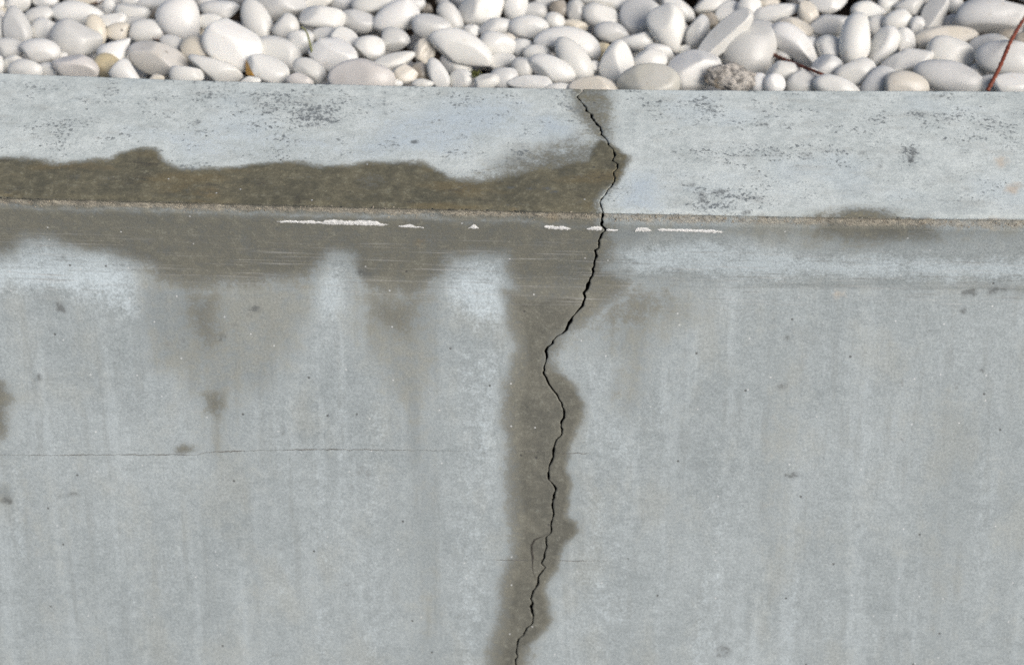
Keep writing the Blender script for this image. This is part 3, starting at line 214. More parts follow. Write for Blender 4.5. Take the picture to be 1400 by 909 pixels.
PEBBLES = [
(-0.5989, 0.4396, 0.8167, 0.0062, 0.0083, 0.0045, 48.0, -0.0, 0.0, 'w', '', 'small oval white pebble, 5th nearest left of the black dotted pebble'),
(-0.5792, 0.4434, 0.8159, 0.0159, 0.0131, 0.0095, 48.0, -0.0, 0.0, 'w', '', 'oval white pebble, 3rd nearest left of the black dotted pebble'),
(-0.5488, 0.4513, 0.814, 0.016, 0.0104, 0.0075, 48.0, -0.0, 0.0, 'w', '', 'oval white pebble, 3rd nearest upper left of the black dotted pebble'),
(-0.5653, 0.3824, 0.8189, 0.0249, 0.0164, 0.0118, 16.0, 45.9, -68.2, 'g', 'eggb', 'large oval greyish white pebble, 3rd nearest upper left of the yellowish cream pebble'),
(-0.5474, 0.4107, 0.8138, 0.0191, 0.012, 0.0087, 47.0, -11.1, 10.2, 'g', '', 'oval greyish white pebble, 2nd nearest left of the black dotted pebble'),
(-0.5357, 0.3912, 0.809, 0.0183, 0.0152, 0.0109, 48.0, -0.0, 0.0, 'w', '', 'oval white pebble, 2nd nearest upper left of the yellowish cream pebble'),
(-0.5042, 0.4183, 0.8141, 0.0322, 0.0153, 0.013, 47.9, 3.7, -3.4, 'w', '', 'large elongated white pebble, nearest upper left of the black dotted pebble'),
(-0.5084, 0.4519, 0.8139, 0.0208, 0.0062, 0.0053, 48.0, -0.0, 0.0, 'c', '', 'elongated cream pebble, 2nd nearest upper left of the black dotted pebble'),
(-0.4951, 0.3608, 0.814, 0.0292, 0.023, 0.0166, 47.0, 11.1, -10.2, 'g', '', 'large oval greyish white pebble, nearest upper left of the yellowish cream pebble'),
(-0.4744, 0.3783, 0.8176, 0.0188, 0.0114, 0.0082, 18.9, 45.0, -64.1, 'c', '', 'oval cream pebble, nearest left of the black dotted pebble'),
(-0.457, 0.3963, 0.8184, 0.0156, 0.0092, 0.0078, 47.0, -11.1, 10.2, 'w', '', 'oval white pebble, nearest above the black dotted pebble'),
(-0.4691, 0.4314, 0.8139, 0.0117, 0.008, 0.0057, 10.9, 47.0, -75.2, 'w', '', 'small oval white pebble, 2nd nearest above the black dotted pebble'),
(-0.4514, 0.3846, 0.8103, 0.0152, 0.0119, 0.0086, 47.0, -11.1, 10.2, 'c', 'dot', 'rounded white pebble with one black dot, on an egg shaped pebble near the wall'),
(-0.4447, 0.3376, 0.8141, 0.0223, 0.0179, 0.0129, 35.5, -34.7, 38.6, 'w', 'egg', 'large oval white pebble, upper right of the yellowish cream pebble'),
(-0.5274, 0.3298, 0.8204, 0.0237, 0.0142, 0.0121, 47.7, 5.9, -5.4, 'b', '', 'oval bright white pebble, 4th nearest left of the yellowish cream pebble'),
(-0.5654, 0.3444, 0.8139, 0.0173, 0.0126, 0.0091, 48.0, -0.0, 0.0, 'g', '', 'oval greyish white pebble, 7th nearest left of the yellowish cream pebble'),
(-0.5151, 0.3317, 0.8076, 0.0179, 0.0073, 0.0062, 46.2, -14.7, 13.7, 'w', '', 'elongated white pebble, 2nd nearest left of the yellowish cream pebble'),
(-0.4819, 0.3009, 0.8177, 0.0267, 0.0154, 0.0131, 47.1, 10.4, -9.5, 'p', '', 'large elongated pinkish white pebble, nearest left of the yellowish cream pebble'),
(-0.4504, 0.3144, 0.8104, 0.0174, 0.0142, 0.0102, 47.0, 11.1, -10.2, 'y', '', 'yellowish cream pebble at the wall edge beside a pinkish white oval pebble'),
(-0.4232, 0.2899, 0.814, 0.0176, 0.0137, 0.0098, 40.4, 28.5, -29.3, 'w', 'egg', 'oval white pebble, lower right of the yellowish cream pebble'),
(-0.5155, 0.3062, 0.8109, 0.0151, 0.0085, 0.0072, 48.0, -0.0, 0.0, 'g', '', 'elongated greyish white pebble, 3rd nearest left of the yellowish cream pebble'),
(-0.5363, 0.2957, 0.817, 0.0198, 0.0124, 0.0089, 48.0, -0.0, 0.0, 'w', '', 'oval white pebble, 5th nearest left of the yellowish cream pebble'),
(-0.5555, 0.3147, 0.8116, 0.0131, 0.0112, 0.008, 48.0, -0.0, 0.0, 'w', '', 'round white pebble, 6th nearest left of the yellowish cream pebble'),
(-0.5679, 0.3073, 0.8163, 0.0105, 0.0055, 0.0047, 0.0, 48.0, -90.0, 'w', '', 'small elongated white pebble, 8th nearest left of the yellowish cream pebble'),
(-0.5883, 0.3868, 0.8138, 0.0162, 0.0081, 0.0069, 0.0, 48.0, -90.0, 'g', '', 'elongated greyish white pebble, 9th nearest left of the yellowish cream pebble'),
(-0.5928, 0.4381, 0.8064, 0.0076, 0.0062, 0.0045, 48.0, -0.0, 0.0, 'c', '', 'small oval cream pebble, 4th nearest left of the black dotted pebble'),
(-0.4391, 0.4166, 0.8179, 0.0208, 0.0104, 0.0088, 47.9, 3.7, -3.4, 'w', '', 'elongated white pebble, 2nd nearest upper right of the black dotted pebble'),
(-0.4172, 0.3853, 0.812, 0.0214, 0.0138, 0.0099, 48.0, -1.5, 1.3, 'w', '', 'oval white pebble, right of the black dotted pebble'),
(-0.4362, 0.4038, 0.8101, 0.017, 0.0098, 0.0083, 48.0, -0.0, 0.0, 'g', '', 'elongated greyish white pebble, nearest upper right of the black dotted pebble'),
(-0.4102, 0.4478, 0.814, 0.0312, 0.01, 0.0085, 47.7, -5.9, 5.4, 'g', '', 'elongated greyish white pebble, 4th nearest upper right of the black dotted pebble'),
(-0.3794, 0.393, 0.821, 0.0287, 0.0246, 0.0177, 25.1, 42.3, -55.1, 'b', 'egg', 'large round bright white pebble, 2nd nearest upper right of the dirt spotted grey pebble'),
(-0.3402, 0.4289, 0.814, 0.0237, 0.012, 0.0102, 47.9, 3.7, -3.4, 'g', '', 'elongated greyish white pebble, 2nd nearest upper left of the orange stained pebble'),
(-0.3479, 0.4011, 0.8136, 0.0161, 0.0103, 0.0074, 47.7, 5.9, -5.4, 'w', '', 'oval white pebble, 4th nearest upper right of the dirt spotted grey pebble'),
(-0.2948, 0.4035, 0.814, 0.0283, 0.0172, 0.0124, 22.6, 43.6, -58.9, 'w', '', 'large oval white pebble, nearest above the orange stained pebble'),
(-0.311, 0.3336, 0.8241, 0.034, 0.027, 0.0195, 40.4, 28.5, -29.3, 'b', 'ridge', 'large oval bright white pebble, nearest upper left of the orange stained pebble'),
(-0.354, 0.341, 0.814, 0.0202, 0.0179, 0.0129, 46.2, 14.7, -13.7, 'c', '', 'round cream pebble, right of the dirt spotted grey pebble'),
(-0.3952, 0.3221, 0.8141, 0.0349, 0.0191, 0.0162, 46.6, 13.3, -12.3, 's', '', 'large grey elongated pebble with dark dirt spots beside the wall edge'),
(-0.3838, 0.3533, 0.8138, 0.0153, 0.0109, 0.0079, 46.2, 14.7, -13.7, 'g', '', 'oval greyish white pebble, nearest upper right of the dirt spotted grey pebble'),
(-0.3296, 0.3025, 0.814, 0.032, 0.0128, 0.0109, 45.8, 16.2, -15.1, 'w', '', 'large elongated white pebble, left of the orange stained pebble'),
(-0.358, 0.2874, 0.8142, 0.0192, 0.0119, 0.0086, 48.0, -0.0, 0.0, 'w', '', 'oval white pebble, lower right of the dirt spotted grey pebble'),
(-0.3907, 0.2835, 0.8141, 0.0091, 0.0049, 0.0042, 48.0, -0.0, 0.0, 'c', '', 'small elongated cream pebble, below the dirt spotted grey pebble'),
(-0.2867, 0.2778, 0.8142, 0.0119, 0.0058, 0.0049, 48.0, -0.0, 0.0, 'w', '', 'small elongated white pebble, lower left of the orange stained pebble'),
(-0.2706, 0.3023, 0.8141, 0.0256, 0.0154, 0.0111, 47.0, 11.1, -10.2, 'w', 'yel', 'white oval pebble with an orange yellow stain at its left end'),
(-0.2657, 0.3432, 0.8092, 0.03, 0.0184, 0.0132, 47.0, 11.1, -10.2, 'g', '', 'large oval greyish white pebble, nearest upper right of the orange stained pebble'),
(-0.2724, 0.435, 0.8167, 0.0344, 0.0207, 0.0176, 47.6, 7.4, -6.7, 'g', '', 'large oval greyish white pebble, 2nd nearest above the orange stained pebble'),
(-0.4145, 0.4217, 0.8093, 0.0085, 0.0099, 0.0061, 48.0, -0.0, 0.0, 'd', '', 'small round dull beige pebble, 3rd nearest upper right of the black dotted pebble'),
(-0.4476, 0.448, 0.8139, 0.0125, 0.0069, 0.0059, 48.0, -0.0, 0.0, 'g', '', 'small elongated greyish white pebble, 3rd nearest above the black dotted pebble'),
(-0.357, 0.3952, 0.8024, 0.0082, 0.0068, 0.0049, 48.0, -0.0, 0.0, 'c', '', 'small oval cream pebble, 3rd nearest upper right of the dirt spotted grey pebble'),
(-0.2597, 0.3886, 0.8141, 0.0165, 0.0149, 0.0107, 43.9, -21.8, 21.1, 'w', '', 'round white pebble, 3rd nearest upper right of the orange stained pebble'),
(-0.2298, 0.4478, 0.8147, 0.0194, 0.0111, 0.0094, 47.4, -8.9, 8.1, 'w', '', 'elongated white pebble, 4th nearest upper right of the orange stained pebble'),
(-0.2189, 0.4028, 0.8186, 0.0269, 0.0133, 0.0113, 47.8, 4.5, -4.0, 'w', 'box', 'elongated white pebble, 4th nearest upper left of the pinkish grey dome'),
(-0.1993, 0.4524, 0.8099, 0.0153, 0.01, 0.0072, 48.0, -0.0, 0.0, 'g', '', 'oval greyish white pebble, 3rd nearest upper left of the long tapering white pebble'),
(-0.1598, 0.4373, 0.8174, 0.0283, 0.0135, 0.0115, 47.7, -5.9, 5.4, 'w', '', 'elongated white pebble, 2nd nearest above the long tapering white pebble'),
(-0.1804, 0.4112, 0.8093, 0.023, 0.0134, 0.0114, 47.4, 8.9, -8.1, 'g', '', 'elongated greyish white pebble, 2nd nearest upper left of the long tapering white pebble'),
(-0.1345, 0.4115, 0.814, 0.029, 0.018, 0.013, 44.4, -20.4, 19.6, 'b', '', 'large oval bright white pebble, upper left of the lumpy cream stone'),
(-0.2399, 0.36, 0.8131, 0.0147, 0.0154, 0.0106, 0.0, 48.0, -90.0, 'w', '', 'round white pebble, 2nd nearest upper right of the orange stained pebble'),
(-0.1914, 0.362, 0.8139, 0.0187, 0.015, 0.0108, 46.2, 14.7, -13.7, 'w', '', 'oval white pebble, 2nd nearest upper left of the pinkish grey dome'),
(-0.2083, 0.3733, 0.8138, 0.0202, 0.0094, 0.008, 48.0, -0.0, 0.0, 'g', '', 'elongated greyish white pebble, 3rd nearest upper left of the pinkish grey dome'),
(-0.1989, 0.3301, 0.8141, 0.0284, 0.0211, 0.0152, 43.3, 23.2, -22.7, 'b', 'ridge', 'large oval bright white pebble, nearest upper left of the pinkish grey dome'),
(-0.2241, 0.3002, 0.8141, 0.0198, 0.0128, 0.0092, 43.3, 23.2, -22.7, 'w', '', 'oval white pebble, 2nd nearest right of the orange stained pebble'),
(-0.2331, 0.2794, 0.8141, 0.0158, 0.0085, 0.0073, 47.6, 7.4, -6.7, 'p', '', 'elongated pinkish white pebble, nearest right of the orange stained pebble'),
(-0.1644, 0.2754, 0.818, 0.0374, 0.023, 0.0165, 48.0, -0.0, 0.0, 'p', '', 'broad dome shaped pinkish grey pebble at the wall edge, left of the crack'),
(-0.1607, 0.3455, 0.8139, 0.0184, 0.0149, 0.0107, 47.6, 7.4, -6.7, 'w', '', 'oval white pebble, nearest upper left of the long tapering white pebble'),
(-0.1284, 0.2792, 0.8115, 0.0093, 0.0054, 0.0046, 48.0, -0.0, 0.0, 'w', '', 'small elongated white pebble, lower left of the knobbly cream stone'),
(-0.1321, 0.3619, 0.814, 0.0167, 0.0141, 0.0101, 47.0, 11.1, -10.2, 'g', '', 'round greyish white pebble, nearest above the long tapering white pebble'),
(-0.1326, 0.3165, 0.8141, 0.0269, 0.0105, 0.0089, 45.8, -16.2, 15.1, 'w', 'egg', 'long tapering white pebble pointing up right above the pinkish grey dome'),
(-0.1167, 0.4407, 0.8154, 0.0159, 0.0104, 0.0075, 48.0, -0.0, 0.0, 'g', '', 'oval greyish white pebble, 3rd nearest above the lumpy cream stone'),
(-0.1005, 0.4409, 0.8075, 0.008, 0.0066, 0.0048, 48.0, -0.0, 0.0, 'd', '', 'small oval dull beige pebble, 2nd nearest above the lumpy cream stone'),
(-0.0707, 0.4105, 0.8139, 0.0212, 0.012, 0.0102, 32.5, 37.5, -43.7, 'g', '', 'elongated greyish white pebble, above the sausage shaped pebble'),
(-0.0923, 0.39, 0.8139, 0.0237, 0.0156, 0.0112, 47.6, 7.4, -6.7, 'g', '', 'oval greyish white pebble, nearest above the lumpy cream stone'),
(-0.0358, 0.4251, 0.8156, 0.0281, 0.0217, 0.0156, 47.6, -7.4, 6.7, 'w', '', 'large oval white pebble, 3rd nearest upper right of the sausage shaped pebble'),
(0.003, 0.4343, 0.8164, 0.0196, 0.0158, 0.0114, 0.0, 48.0, -90.0, 'w', '', 'oval white pebble, 4th nearest upper left of the bean shaped pebble'),
(-0.0186, 0.3895, 0.8146, 0.0206, 0.0106, 0.009, 47.7, -5.9, 5.4, 'w', '', 'elongated white pebble, 2nd nearest upper right of the sausage shaped pebble'),
(-0.0462, 0.3892, 0.8095, 0.0102, 0.0075, 0.0054, 48.0, -0.0, 0.0, 'w', '', 'small oval white pebble, nearest upper right of the sausage shaped pebble'),
(-0.0557, 0.3321, 0.8228, 0.0385, 0.0187, 0.0159, 43.6, 22.5, -21.9, 'w', '', "long sausage shaped white pebble tilted down right, left of the crack's top"),
(-0.0165, 0.3465, 0.8167, 0.0213, 0.0149, 0.0107, 47.6, 7.4, -6.7, 'w', '', 'oval white pebble, nearest right of the sausage shaped pebble'),
(-0.0071, 0.3632, 0.8139, 0.0114, 0.0078, 0.0056, 48.0, -0.0, 0.0, 'c', '', 'small oval cream pebble, 3rd nearest right of the sausage shaped pebble'),
(-0.0123, 0.3291, 0.8069, 0.0175, 0.0106, 0.0076, 47.6, -7.4, 6.7, 'w', '', 'oval white pebble, 2nd nearest right of the sausage shaped pebble'),
(-0.1006, 0.3399, 0.814, 0.0157, 0.0122, 0.0088, 10.9, 47.0, -75.2, 'c', 'lump', 'lumpy cream stone in the middle of the white pebbles, left of the sausage shaped one'),
(-0.1165, 0.2904, 0.8154, 0.0153, 0.0125, 0.009, 47.4, 8.9, -8.1, 'c', 'lump', 'knobbly cream stone beside the pinkish grey dome at the wall edge'),
(-0.1028, 0.2974, 0.8119, 0.0111, 0.0124, 0.008, 48.0, -0.0, 0.0, 'd', '', 'round dull beige pebble, right of the knobbly cream stone'),
(-0.0815, 0.2872, 0.8175, 0.0195, 0.0106, 0.009, 26.8, 41.5, -52.7, 'w', '', 'elongated white pebble, lower right of the lumpy cream stone'),
(-0.0977, 0.2731, 0.8141, 0.0123, 0.0059, 0.005, 48.0, -0.0, 0.0, 'w', '', 'small elongated white pebble, lower right of the knobbly cream stone'),
(-0.0628, 0.328, 0.8038, 0.0192, 0.0122, 0.0088, 46.2, 14.7, -13.7, 'w', '', 'oval white pebble, nearest below the sausage shaped pebble'),
(-0.0564, 0.2866, 0.8107, 0.0133, 0.0112, 0.008, 48.0, -0.0, 0.0, 'w', '', 'round white pebble, 2nd nearest below the sausage shaped pebble'),
(-0.0086, 0.2861, 0.8137, 0.0158, 0.0119, 0.0086, 47.0, -11.1, 10.2, 'g', '', 'oval greyish white pebble, 2nd nearest lower right of the sausage shaped pebble'),
(-0.0275, 0.2772, 0.8141, 0.0145, 0.0093, 0.0067, 47.0, -11.1, 10.2, 'w', '', 'oval white pebble, nearest lower right of the sausage shaped pebble'),
(0.0116, 0.3065, 0.8128, 0.0128, 0.0128, 0.0092, 0.0, 48.0, -90.0, 'g', '', 'round greyish white pebble, 2nd nearest lower left of the bean shaped pebble'),
(0.0206, 0.2766, 0.8125, 0.0265, 0.0093, 0.0079, 47.9, 3.0, -2.7, 'w', '', 'elongated white pebble, 3rd nearest lower left of the bean shaped pebble'),
(0.0106, 0.35, 0.8111, 0.0109, 0.0131, 0.0079, 0.0, 48.0, -90.0, 'g', '', 'round greyish white pebble, 3rd nearest left of the bean shaped pebble'),
(0.0191, 0.3846, 0.8172, 0.0236, 0.0138, 0.0117, 48.0, 2.2, -2.0, 'w', '', 'elongated white pebble, 2nd nearest left of the bean shaped pebble'),
(0.0269, 0.4351, 0.8075, 0.0155, 0.0113, 0.0082, 48.0, -0.0, 0.0, 'g', '', 'oval greyish white pebble, 2nd nearest upper left of the bean shaped pebble'),
(0.0405, 0.4479, 0.8139, 0.0145, 0.009, 0.0065, 48.0, -0.0, 0.0, 'g', '', 'oval greyish white pebble, 3rd nearest upper left of the bean shaped pebble'),
(0.0548, 0.4316, 0.8138, 0.0113, 0.011, 0.0079, 48.0, -0.0, 0.0, 'd', '', 'round dull beige pebble, 3rd nearest above the bean shaped pebble'),
(0.0744, 0.425, 0.814, 0.0148, 0.0118, 0.0085, 0.0, 48.0, -90.0, 'g', '', 'oval greyish white pebble, 2nd nearest above the bean shaped pebble'),
(0.049, 0.3995, 0.8171, 0.0122, 0.0098, 0.007, 47.6, 7.4, -6.7, 'w', '', 'small oval white pebble, nearest upper left of the bean shaped pebble'),
(0.0722, 0.3987, 0.8107, 0.0156, 0.0075, 0.0064, 47.9, 3.7, -3.4, 'c', '', 'small elongated cream pebble, nearest above the bean shaped pebble'),
(0.0635, 0.3499, 0.8201, 0.0388, 0.017, 0.0145, 47.4, 8.9, -8.1, 'b', 'bean', "big glossy bean shaped white pebble lying across behind the crack's top"),
(0.0679, 0.3148, 0.8188, 0.0291, 0.0165, 0.014, 32.5, 37.5, -43.7, 'w', '', 'large elongated white pebble, below the bean shaped pebble'),
(0.0279, 0.3346, 0.814, 0.0156, 0.0103, 0.0074, 47.9, 3.7, -3.4, 'w', '', 'oval white pebble, nearest left of the bean shaped pebble'),
(0.0441, 0.2996, 0.8154, 0.0277, 0.0146, 0.0124, 45.8, 16.2, -15.1, 'w', '', 'large elongated white pebble, nearest lower left of the bean shaped pebble'),
(0.0502, 0.2693, 0.8126, 0.0157, 0.0046, 0.0039, 48.0, -0.0, 0.0, 'w', '', 'small elongated white pebble, left of the flat beige pebble'),
(0.09, 0.266, 0.8141, 0.029, 0.0126, 0.0107, 48.0, -0.0, 0.0, 'c', '', "flat beige pebble at the wall edge right behind the crack's top"),
(0.1169, 0.3116, 0.817, 0.0259, 0.0197, 0.0142, -7.7, 47.5, -100.4, 'w', 'eggb', "upright egg shaped white pebble just right of the crack's top"),
(0.101, 0.3478, 0.8077, 0.0109, 0.0127, 0.0079, 0.0, 48.0, -90.0, 'y', '', 'round yellowish pebble, upper left of the upright egg by the crack'),
(0.0902, 0.3139, 0.8094, 0.0076, 0.0138, 0.0065, 0.0, 48.0, -90.0, 'g', '', 'small elongated greyish white pebble, above the flat beige pebble'),
(0.1036, 0.4152, 0.8125, 0.0233, 0.0153, 0.011, 46.2, 14.7, -13.7, 'w', '', 'oval white pebble, nearest upper right of the bean shaped pebble'),
(0.1137, 0.3801, 0.8135, 0.0205, 0.0119, 0.0101, 47.7, 5.9, -5.4, 'g', '', 'elongated greyish white pebble, nearest above the upright egg by the crack'),
(0.1422, 0.3672, 0.809, 0.0212, 0.011, 0.0094, 47.9, -3.0, 2.7, 'w', '', 'elongated white pebble, upper right of the upright egg by the crack'),
(0.1132, 0.4342, 0.8206, 0.0327, 0.0107, 0.0091, 47.7, 5.9, -5.4, 'w', '', 'elongated white pebble, 2nd nearest upper right of the bean shaped pebble'),
(0.1497, 0.4092, 0.8154, 0.0259, 0.0239, 0.0172, 48.0, -0.0, 0.0, 'g', '', 'large round greyish white pebble, upper left of the blunt egg with brown mark'),
(0.1221, 0.43, 0.8071, 0.0086, 0.0072, 0.0052, 48.0, -0.0, 0.0, 'y', '', 'small round yellowish pebble, 2nd nearest above the upright egg by the crack'),
(0.1526, 0.3142, 0.8153, 0.0203, 0.0142, 0.0102, 47.9, 3.7, -3.4, 'w', '', 'oval white pebble, above the grey green dome'),
(0.1485, 0.2608, 0.8209, 0.0343, 0.0237, 0.0171, 48.0, -0.0, 0.0, 'k', 'dome', 'wide dull grey green dome shaped pebble at the wall edge right of the crack'),
(0.1647, 0.3346, 0.814, 0.0175, 0.0101, 0.0086, 47.6, 7.4, -6.7, 'w', '', 'elongated white pebble, below the blunt egg with brown mark'),
(0.177, 0.3684, 0.8243, 0.0284, 0.0217, 0.0156, 18.0, 45.3, -65.4, 'w', 'egg', 'big blunt egg shaped white pebble with a small brown mark near its top'),
(0.1925, 0.4313, 0.814, 0.0241, 0.0121, 0.0103, 43.9, 21.8, -21.1, 'w', '', 'elongated white pebble, upper right of the blunt egg with brown mark'),
(0.2113, 0.3797, 0.814, 0.0213, 0.0124, 0.0105, -25.1, 42.3, -124.9, 'w', '', 'elongated white pebble, left of the tilted slab like pebble'),
(0.2346, 0.4482, 0.8095, 0.0225, 0.0118, 0.01, 47.9, -3.7, 3.4, 'w', '', 'elongated white pebble, 2nd nearest above the tilted slab like pebble'),
(0.2519, 0.4357, 0.8079, 0.0169, 0.0104, 0.0075, 43.9, -21.8, 21.1, 'w', '', 'oval white pebble, nearest above the tilted slab like pebble'),
(0.2759, 0.4315, 0.8146, 0.0154, 0.0154, 0.0111, 48.0, -0.0, 0.0, 'w', '', 'round white pebble, upper right of the tilted slab like pebble'),
(0.2248, 0.4038, 0.8138, 0.0143, 0.0102, 0.0074, 48.0, -0.0, 0.0, 'd', '', 'oval dull beige pebble, upper left of the tilted slab like pebble'),
(0.2378, 0.347, 0.8293, 0.0413, 0.0148, 0.0126, 39.5, -29.8, 31.1, 'g', 'slab', 'tilted slab like pebble with grey top face and bright white lower rim'),
(0.2691, 0.3497, 0.8113, 0.038, 0.0309, 0.0223, 29.0, -40.1, 49.2, 'g', 'egg', 'largest pebble, smooth pale oval leaning behind the rough grey stone'),
(0.2023, 0.3015, 0.8142, 0.0303, 0.0233, 0.0167, 47.0, -11.1, 10.2, 'b', 'ridge', 'big glossy white pebble with a bright ridge, left of the rough grey stone'),
(0.2396, 0.2787, 0.8172, 0.0282, 0.0149, 0.0126, 47.9, 3.0, -2.7, 'r', 'rough', 'rough brownish grey gravel stone among smooth white pebbles at the wall edge'),
(0.2719, 0.2779, 0.8116, 0.0123, 0.0119, 0.0086, 48.0, -0.0, 0.0, 'b', '', 'round bright white pebble, right of the rough grey stone'),
(0.2864, 0.2695, 0.8161, 0.0122, 0.0118, 0.0085, 48.0, -0.0, 0.0, 'b', '', 'round bright white pebble, lower right of the largest pebble'),
(0.3004, 0.4421, 0.8139, 0.0131, 0.0076, 0.0065, 48.0, -0.0, 0.0, 'c', '', 'small elongated cream pebble, above the largest pebble'),
(0.1958, 0.3568, 0.8041, 0.0087, 0.006, 0.0043, 48.0, -0.0, 0.0, 'w', '', 'small oval white pebble, upper left of the glossy ridged pebble'),
(0.1739, 0.3131, 0.8106, 0.0059, 0.0079, 0.0043, 0.0, 48.0, -90.0, 'c', '', 'small oval cream pebble, upper right of the grey green dome'),
(0.3017, 0.2967, 0.814, 0.0215, 0.012, 0.0102, 47.9, 3.7, -3.4, 'w', '', 'elongated white pebble, nearest below the long pebble above the needle'),
(0.3059, 0.4183, 0.8155, 0.0308, 0.0104, 0.0088, 47.4, -8.9, 8.1, 'w', '', 'elongated white pebble, upper left of the long pebble above the needle'),
(0.3237, 0.3865, 0.814, 0.0223, 0.0124, 0.0106, 47.0, 11.1, -10.2, 'c', '', 'elongated cream pebble, above the long pebble above the needle'),
(0.3196, 0.3523, 0.8147, 0.0336, 0.0163, 0.0138, 39.1, 30.5, -32.0, 'b', '', 'long white pebble tilted down right just above the dark brown needle'),
(0.3414, 0.4098, 0.8199, 0.0166, 0.0117, 0.0084, 22.6, 43.6, -58.9, 'c', '', 'oval cream pebble, upper right of the long pebble above the needle'),
(0.3696, 0.443, 0.814, 0.0232, 0.0131, 0.0112, 48.0, -0.0, 0.0, 'w', '', 'elongated white pebble, 2nd nearest upper left of the upright pointed oval'),
(0.3665, 0.3936, 0.8149, 0.026, 0.0138, 0.0118, 47.9, -3.7, 3.4, 'g', '', 'elongated greyish white pebble, nearest upper left of the upright pointed oval'),
(0.359, 0.3498, 0.8099, 0.0167, 0.0163, 0.0117, 0.0, 48.0, -90.0, 'g', '', 'round greyish white pebble, left of the upright pointed oval'),
(0.3498, 0.3092, 0.8131, 0.0177, 0.0138, 0.0099, 48.0, -0.0, 0.0, 'g', '', 'oval greyish white pebble, lower left of the upright pointed oval'),
(0.3851, 0.3448, 0.8252, 0.0315, 0.018, 0.0153, -10.9, 47.0, -104.8, 'w', '', 'upright pointed oval white pebble at the middle right'),
(0.4153, 0.4266, 0.814, 0.0213, 0.0117, 0.0099, 48.0, -0.0, 0.0, 'w', '', 'elongated white pebble, 2nd nearest upper right of the upright pointed oval'),
(0.4412, 0.4461, 0.8122, 0.0127, 0.0127, 0.0092, 48.0, -0.0, 0.0, 'w', '', 'round white pebble, 3rd nearest upper right of the upright pointed oval'),
(0.4437, 0.3998, 0.8169, 0.0183, 0.0125, 0.009, 46.6, -13.3, 12.3, 'w', '', 'oval white pebble, 3rd nearest above the pebble with broad right lobe'),
(0.4234, 0.4062, 0.8062, 0.0144, 0.0118, 0.0085, 48.0, -0.0, 0.0, 'w', '', 'oval white pebble, nearest upper right of the upright pointed oval'),
(0.4181, 0.3468, 0.8141, 0.0266, 0.0149, 0.0127, 26.8, -41.5, 52.7, 'w', '', 'large elongated white pebble, upper left of the pebble with broad right lobe'),
(0.3786, 0.2946, 0.8146, 0.0237, 0.0154, 0.0111, 47.6, -7.4, 6.7, 'w', '', 'oval white pebble, nearest below the upright pointed oval'),
(0.4008, 0.2772, 0.8121, 0.023, 0.0153, 0.011, 41.2, -27.2, 27.6, 'g', '', 'oval greyish white pebble, lower left of the pebble with broad right lobe'),
(0.3529, 0.2622, 0.8159, 0.0263, 0.0131, 0.0111, 47.1, 10.4, -9.5, 'w', '', 'elongated white pebble, 2nd nearest below the upright pointed oval'),
(0.3192, 0.2766, 0.8125, 0.0204, 0.014, 0.0101, 45.2, -18.3, 17.3, 'w', '', 'oval white pebble, 2nd nearest below the long pebble above the needle'),
(0.3378, 0.3595, 0.8107, 0.01, 0.0087, 0.0063, 48.0, -0.0, 0.0, 'g', '', 'small round greyish white pebble, right of the long pebble above the needle'),
(0.3073, 0.3551, 0.8031, 0.0114, 0.0123, 0.0082, 48.0, -0.0, 0.0, 'g', '', 'round greyish white pebble, lower left of the long pebble above the needle'),
(0.4455, 0.3585, 0.814, 0.0167, 0.0118, 0.0085, 8.8, 47.4, -78.1, 'w', '', 'oval white pebble, nearest above the pebble with broad right lobe'),
(0.4385, 0.3164, 0.8142, 0.0326, 0.0145, 0.0123, 47.0, -11.1, 10.2, 'w', 'heart', 'pointed white pebble with a broad right lobe, above the cream front row dome'),
(0.4293, 0.2625, 0.8178, 0.0244, 0.0173, 0.0125, 48.0, -0.0, 0.0, 'c', '', 'large oval cream pebble, below the pebble with broad right lobe'),
(0.4638, 0.4341, 0.8158, 0.0186, 0.0117, 0.0084, 48.0, -0.0, 0.0, 'g', '', 'oval greyish white pebble, 4th nearest above the pebble with broad right lobe'),
(0.4903, 0.4185, 0.814, 0.0247, 0.0148, 0.0126, 32.5, -37.5, 43.7, 'g', 'slab', 'oval greyish white pebble, upper right of the pebble with broad right lobe'),
(0.5177, 0.4431, 0.814, 0.0108, 0.0118, 0.0078, 48.0, -0.0, 0.0, 'w', '', 'round white pebble, 2nd nearest left of the huge oblong corner pebble'),
(0.5523, 0.4064, 0.8212, 0.0432, 0.0204, 0.0173, 48.0, -1.5, 1.3, 'g', '', 'huge pale grey oblong pebble in the upper right corner'),
(0.4642, 0.3886, 0.8161, 0.0119, 0.0089, 0.0064, 2.2, 48.0, -87.0, 'w', '', 'small oval white pebble, 2nd nearest above the pebble with broad right lobe'),
(0.4921, 0.3663, 0.814, 0.0369, 0.0145, 0.0123, 47.9, -3.7, 3.4, 'c', '', 'large elongated cream pebble, 2nd nearest above the long grey front pebble'),
(0.4906, 0.3323, 0.814, 0.0271, 0.0185, 0.0133, 46.6, 13.3, -12.3, 'w', 'box', 'large oval white pebble, nearest above the long grey front pebble'),
(0.5377, 0.3443, 0.814, 0.0253, 0.017, 0.0123, 48.0, -0.0, 0.0, 'g', '', 'large oval greyish white pebble, upper left of the pebble crossed by red needle'),
(0.5445, 0.308, 0.824, 0.0333, 0.0215, 0.0155, 47.7, 5.9, -5.4, 'g', '', 'big pale pebble crossed by the reddish needle at the right edge'),
(0.4799, 0.2845, 0.8148, 0.0402, 0.0184, 0.0157, 47.3, 9.6, -8.8, 'g', '', 'long smooth grey white pebble at the wall edge, right half of the front row'),
